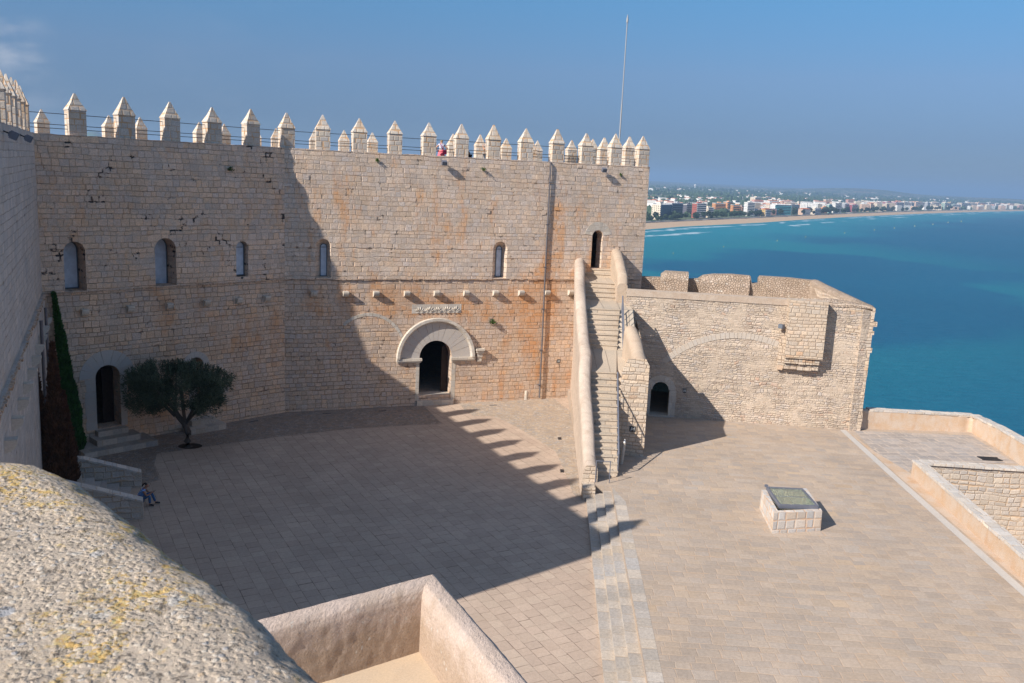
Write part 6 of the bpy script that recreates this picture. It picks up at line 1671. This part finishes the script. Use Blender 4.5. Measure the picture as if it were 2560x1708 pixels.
B(Z1, 275, 400, 385, 500, 'crimson', 'crimson block with white balconies, left one of a pair', rot=60)
B(Z1, 405, 560, 390, 510, 'crimson', 'crimson block with white balconies, right one of a pair', rot=55)
B(Z1, 545, 655, 380, 490, 'cream', 'cream narrow tower right of the crimson pair', rot=75)
B(Z1, 655, 720, 395, 500, 'dark', 'dark grey block beside the cream narrow tower')
B(Z1, 720, 880, 385, 490, 'peach', 'peach and white block, left of the two peach ones', rot=70)
B(Z1, 885, 955, 390, 500, 'grey', 'small grey block between the two peach ones')
B(Z1, 955, 1085, 390, 490, 'peach', 'peach block with white balconies, right of the two peach ones', rot=70)
B(Z1, 1055, 1130, 450, 495, 'orange', 'small low orange cube house on the far beach', rot=80, floors=False)
B(Z1, 1140, 1260, 400, 490, 'green', 'greyish green block on the far beach', rot=60)
B(Z1, 1225, 1310, 385, 440, 'ochre', 'yellow topped block behind the greyish green one', back=250, floors=False)
B(Z1, 1265, 1400, 420, 492, 'green', 'pale green low hotel on the far beach', rot=66)
B(Z1, 1400, 1630, 400, 485, 'tan', 'long tan apartment row on the far beach', rot=66)
B(Z1, 1640, 1790, 392, 480, 'peach', 'pinkish peach apartment row on the far beach', rot=66)
B(Z1, 1800, 1900, 390, 475, 'white', 'white block with grey recesses on the far beach', rot=70)
B(Z1, 1905, 1985, 405, 478, 'white', 'small white cube block, left of the two at the far beach end', rot=75)
B(Z1, 1990, 2075, 410, 478, 'white', 'small white cube block, right of the two at the far beach end', rot=75)
B(Z1, 1390, 1640, 372, 430, 'white', 'white row behind the tan apartment row', back=500, floors=False)
B(Z1, 1640, 1880, 340, 400, 'peach', 'pale pink row far behind at the right end of the coast', back=900, floors=False)
B(Z1, 1900, 2150, 350, 400, 'tan', 'pale tan row far behind near the right edge of the photo', back=1000, floors=False)
B(Z1, 2150, 2345, 352, 405, 'pink', 'pink row far behind at the very right edge of the photo', back=1100, floors=False)
B(Z1, 950, 1320, 315, 350, 'tan', 'long tan building far inland above the peach blocks', back=1600, floors=False)
# water tower
wt_ = oz(*Z2(1078, 335), SEA+12); wt_ = Vector((wt_.x, wt_.y, land_h(wt_.x, wt_.y)))
dd = math.hypot(wt_.x, wt_.y); tw = empty('water_tower', wt_, 'pale water tower far inland above the leftmost beach blocks', 'water tower')
Rr = 26/7.833/2/F_PX*dd*2.0; Ht = (335-255)/7.833/F_PX*dd
m = MB(); m.tube([wt_, wt_+Vector((0, 0, Ht*.6))], Rr*.55, 12); m.build('shaft', 'slab', tw)
m = MB(); m.tube([wt_+Vector((0, 0, Ht*.5)), wt_+Vector((0, 0, Ht*.62)), wt_+Vector((0, 0, Ht))], Rr, 12, radii=[Rr*.6, Rr, Rr]); m.build('tank', 'slab', tw)
# second line of blocks filling the town between x = 1850 and 2560
rn = random.Random(31)
town = 0
proto = {}
def small_block(x, y_, L_, D_p, H, mat, az, roofm, lab, group, name='town_house'):
    zb = land_h(x, y_)
    m = MB(); m.box((x, y_), L_/2, D_p/2, zb-2, zb+H, az); o = m.build(name, mat, None, lab, 'house', group, origin=(x, y_, zb))
    m = MB(); m.box((x, y_), L_/2+.2, D_p/2+.2, zb+H, zb+H+(.5 if roofm == 'slab' else 1.1), az, taper=0 if roofm == 'slab' else 1.5, bottom=False); r = m.build('roof', roofm, o)
    return o
labs = dict(cream='cream apartment block among the crowded second rows of the beach town', white='white apartment block among the crowded second rows of the beach town', peach='peach apartment block among the crowded second rows of the beach town', tan='tan apartment block among the crowded second rows of the beach town', pink='pink apartment block among the crowded second rows of the beach town')
for i in range(230):
    px = rn.uniform(1880, 2555); f = (px-1880)/675
    base = oz(px, 0, SEA) if False else None
    # a point inland from the beach line at this bearing
    k_ = ray(px, 520); s_ = None
    rr = 900
    az = math.atan2(k_.x, k_.y)
    while dist_poly(Vector((rr*math.sin(az), rr*math.cos(az))), bk) < 0: rr += 25
    dpt = rn.uniform(110, 260+720*(.35+f*.65)); rr += dpt*1.2
    x, y_ = rr*math.sin(az), rr*math.cos(az)
    c = rn.choice(['cream', 'white', 'peach', 'tan', 'pink', 'white', 'cream'])
    small_block(x, y_, rn.uniform(14, 34), rn.uniform(10, 16), rn.uniform(10, 24), BC[c], math.pi/2-R_(rn.choice([36, 66, 80, 110])), rn.choice(['slab', 'tile', 'slab']), labs[c], c+' blocks in the second rows of the beach town', 'apartment_building')
hl = 'small white house scattered among the trees on the plain'
MAT['white_wall'] = plain('whitewashed wall', (.85, .81, .75), .8)
for i in range(285):
    px = rn.uniform(1600, 2400); f = rn.random()
    k_ = ray(px, 480); az = math.atan2(k_.x, k_.y); rr = 1100
    while dist_poly(Vector((rr*math.sin(az), rr*math.cos(az))), bk) < 0: rr += 40
    rr += 350+f*f*4200+f*400
    if noise.noise(Vector((px/60, rr/900, 0))) < -.15: rr += 500
    if px < 1880 and rr < 1900: rr += 500
    x, y_ = rr*math.sin(az), rr*math.cos(az); big = rn.random() < .12
    small_block(x, y_, rn.uniform(12, 24)*(3.2 if big else 1), rn.uniform(10, 15), rn.uniform(4.5, 9), MAT['white_wall'], rn.uniform(0, 3), rn.choice(['slab', 'tile']), hl, 'small white houses on the plain', 'country_house')

# ---- trees along the promenade, individual, shared meshes
protos = []
for q in range(4):
    rn2 = random.Random(50+q); R2 = 1.0
    V, Fc = [], []; pts = []
    for k in range(520):
        v = Vector((rn2.gauss(0, 1), rn2.gauss(0, 1), rn2.gauss(0, 1))).normalized()*(1-abs(rn2.gauss(0, .25)))
        lob = 1+.3*noise.noise(v*1.7+Vector((q*7, 0, 0)))
        c = Vector((v.x*3.0*lob, v.y*3.0*lob, 5.0+v.z*2.6*lob)); a = Vector((rn2.gauss(0, 1), rn2.gauss(0, 1), rn2.gauss(0, .6))).normalized(); b = a.cross(Vector((0, 0, 1))+v*.3).normalized(); s_ = rn2.uniform(.35, .8)
        i = len(V); V += [c-a*s_, c+b*s_, c+a*s_, c-b*s_]; Fc.append((i, i+1, i+2, i+3))
    me = bpy.data.meshes.new('crown'); me.from_pydata([tuple(v) for v in V], [], Fc); me.materials.append(MAT['far_tree'])
    m = MB(); m.tube([(0, 0, -.5), (0, 0, 2.5), (.1, 0, 4.5)], .2, 6, radii=[.28, .2, .1]); tr = m.build('trunk', 'bark'); tm = tr.data; bpy.data.objects.remove(tr)
    protos.append((me, tm))
rn = random.Random(77); nt = 0
L = [0]
for a, b in zip(bk, bk[1:]): L.append(L[-1]+(b-a).length)
s_ = L[2]+60
while nt < 150 and s_ < L[-3]:
    j = max(k for k in range(len(L)-1) if L[k] <= s_); t = (s_-L[j])/(L[j+1]-L[j]); p = bk[j].lerp(bk[j+1], t); d = (bk[j+1]-bk[j]).normalized(); n_ = Vector((-d.y, d.x))
    p = p+n_*rn.choice([7, 12, 19, 26]); dist = p.length
    h = rn.uniform(.8, 1.45)*(1.15 if dist < 1800 else 1.4)
    e_ = empty('promenade_tree', (p.x, p.y, SEA+2.2), 'green tree in the row between the beach and the hotels', 'tree', 'trees in the row along the beach promenade')
    e_.scale = (h, h, h*rn.uniform(.9, 1.2)); e_.rotation_euler.z = rn.uniform(0, 6)
    for nm, md in zip(('crown', 'trunk'), protos[nt % 4]): o = bpy.data.objects.new(nm, md); COL.objects.link(o); o.parent = e_
    nt += 1; s_ += rn.uniform(7, 15)*(1 if dist < 1700 else (2.0 if dist < 2600 else 3.2))
# distant woods and orchards: one mass
V, Fc = [], []
rn = random.Random(99)
for i in range(7500):
    px = rn.uniform(1560, 2580); k_ = ray(px, 500); az = math.atan2(k_.x, k_.y); f = rn.random()
    rr = 1250+900*max(0, (px-1600)/500)+5200*f**1.6
    x, y_ = rr*math.sin(az), rr*math.cos(az); dpy = dist_poly(Vector((x, y_)), bk)
    if dpy < 45: continue
    if noise.noise(Vector((x/260, y_/260, 3))) < -.05 and dpy > 150: continue
    z_ = land_h(x, y_); s2 = rn.uniform(3, 6.5)*(1+f*.8)
    c = Vector((x, y_, z_+s2*.8)); top_ = Vector((x, y_, z_+s2*1.7)); n6 = 6; i0 = len(V)
    V.append(top_)
    for k in range(n6): a = k*math.pi/3+rn.random()*.5; V.append(c+Vector((math.cos(a), math.sin(a), rn.uniform(-.2, .2)))*s2*rn.uniform(.75, 1.2))
    for k in range(n6): a = k*math.pi/3; V.append(Vector((x+math.cos(a)*s2*.7, y_+math.sin(a)*s2*.7, z_-1)))
    for k in range(n6):
        k2 = (k+1) % n6; Fc.append((i0, i0+1+k, i0+1+k2)); Fc.append((i0+1+k, i0+7+k, i0+7+k2, i0+1+k2))
me = bpy.data.meshes.new('distant_woods'); me.from_pydata([tuple(v) for v in V], [], Fc); me.materials.append(MAT['far_tree'])
o = bpy.data.objects.new('distant_woods', me); COL.objects.link(o); prop(o, 'dark green tree cover spread over the far coastal plain', 'trees', None, 'stuff')
# buoys
MAT['buoy'] = plain('yellow buoy', (.85, .7, .2), .5)
for i, q in enumerate(((1809, 617.5), (1943, 602.5), (2014, 593), (2112, 583), (2186, 575.8), (2236, 571), (2287, 566), (2332, 561.5), (2370, 557), (1683, 634), (2403, 554.5))):
    p = oz(*q, SEA); s_ = .00028*math.hypot(p.x, p.y)
    m = MB(); m.tube([p+Vector((0, 0, -.3)), p+Vector((0, 0, s_*1.2)), p+Vector((0, 0, s_*3))], s_, 8, radii=[s_, s_*1.1, s_*.2]); m.build('buoy', 'buoy', None, 'tiny pale yellow buoy floating off the beach', 'buoy', 'buoys in a line off the beach', origin=tuple(p))

# rocky headland under the castle
m = MB(); base = [(-60, -60), (60, -60), (33, 5), (31, 52), (29.5, 56), (21, 63), (9, 80), (-30, 85), (-60, 60)]
rows = []
for f, z_ in ((0, -.9), (.02, -5), (.25, -20), (.6, -38), (1, -49)):
    rows.append([(x*(1+f*.18)+1.5*noise.noise(Vector((x, y_, z_))), y_*(1+f*.12)+1.5*noise.noise(Vector((y_, x, z_))), z_) for x, y_ in base])
m.grid(rows, closed=True, smooth=False); 
MAT['rock'] = plaster('cliff rock', (.34, .29, .24), (.28, .25, .23), (.4, .28, .18), .3, .2, .4, .3)
m.build('headland', 'rock', kind='structure')

# ================================================================ HAZE
HD = 1.5e-4
k = bpy.data.materials.new('haze'); k.use_nodes = True; n_ = k.node_tree.nodes; n_.remove(n_['Principled BSDF'])
v = n_.new('ShaderNodeVolumePrincipled'); v.inputs['Color'].default_value = (.40, .62, .92, 1); v.inputs['Density'].default_value = HD; v.inputs['Anisotropy'].default_value = .1
k.node_tree.links.new(v.outputs[0], n_['Material Output'].inputs['Volume'])
m = MB(); m.prism([(-36000, -36000), (36000, -36000), (36000, 36000), (-36000, 36000)], SEA-6, 170, bottom=True); m.build('haze', k, kind='stuff')
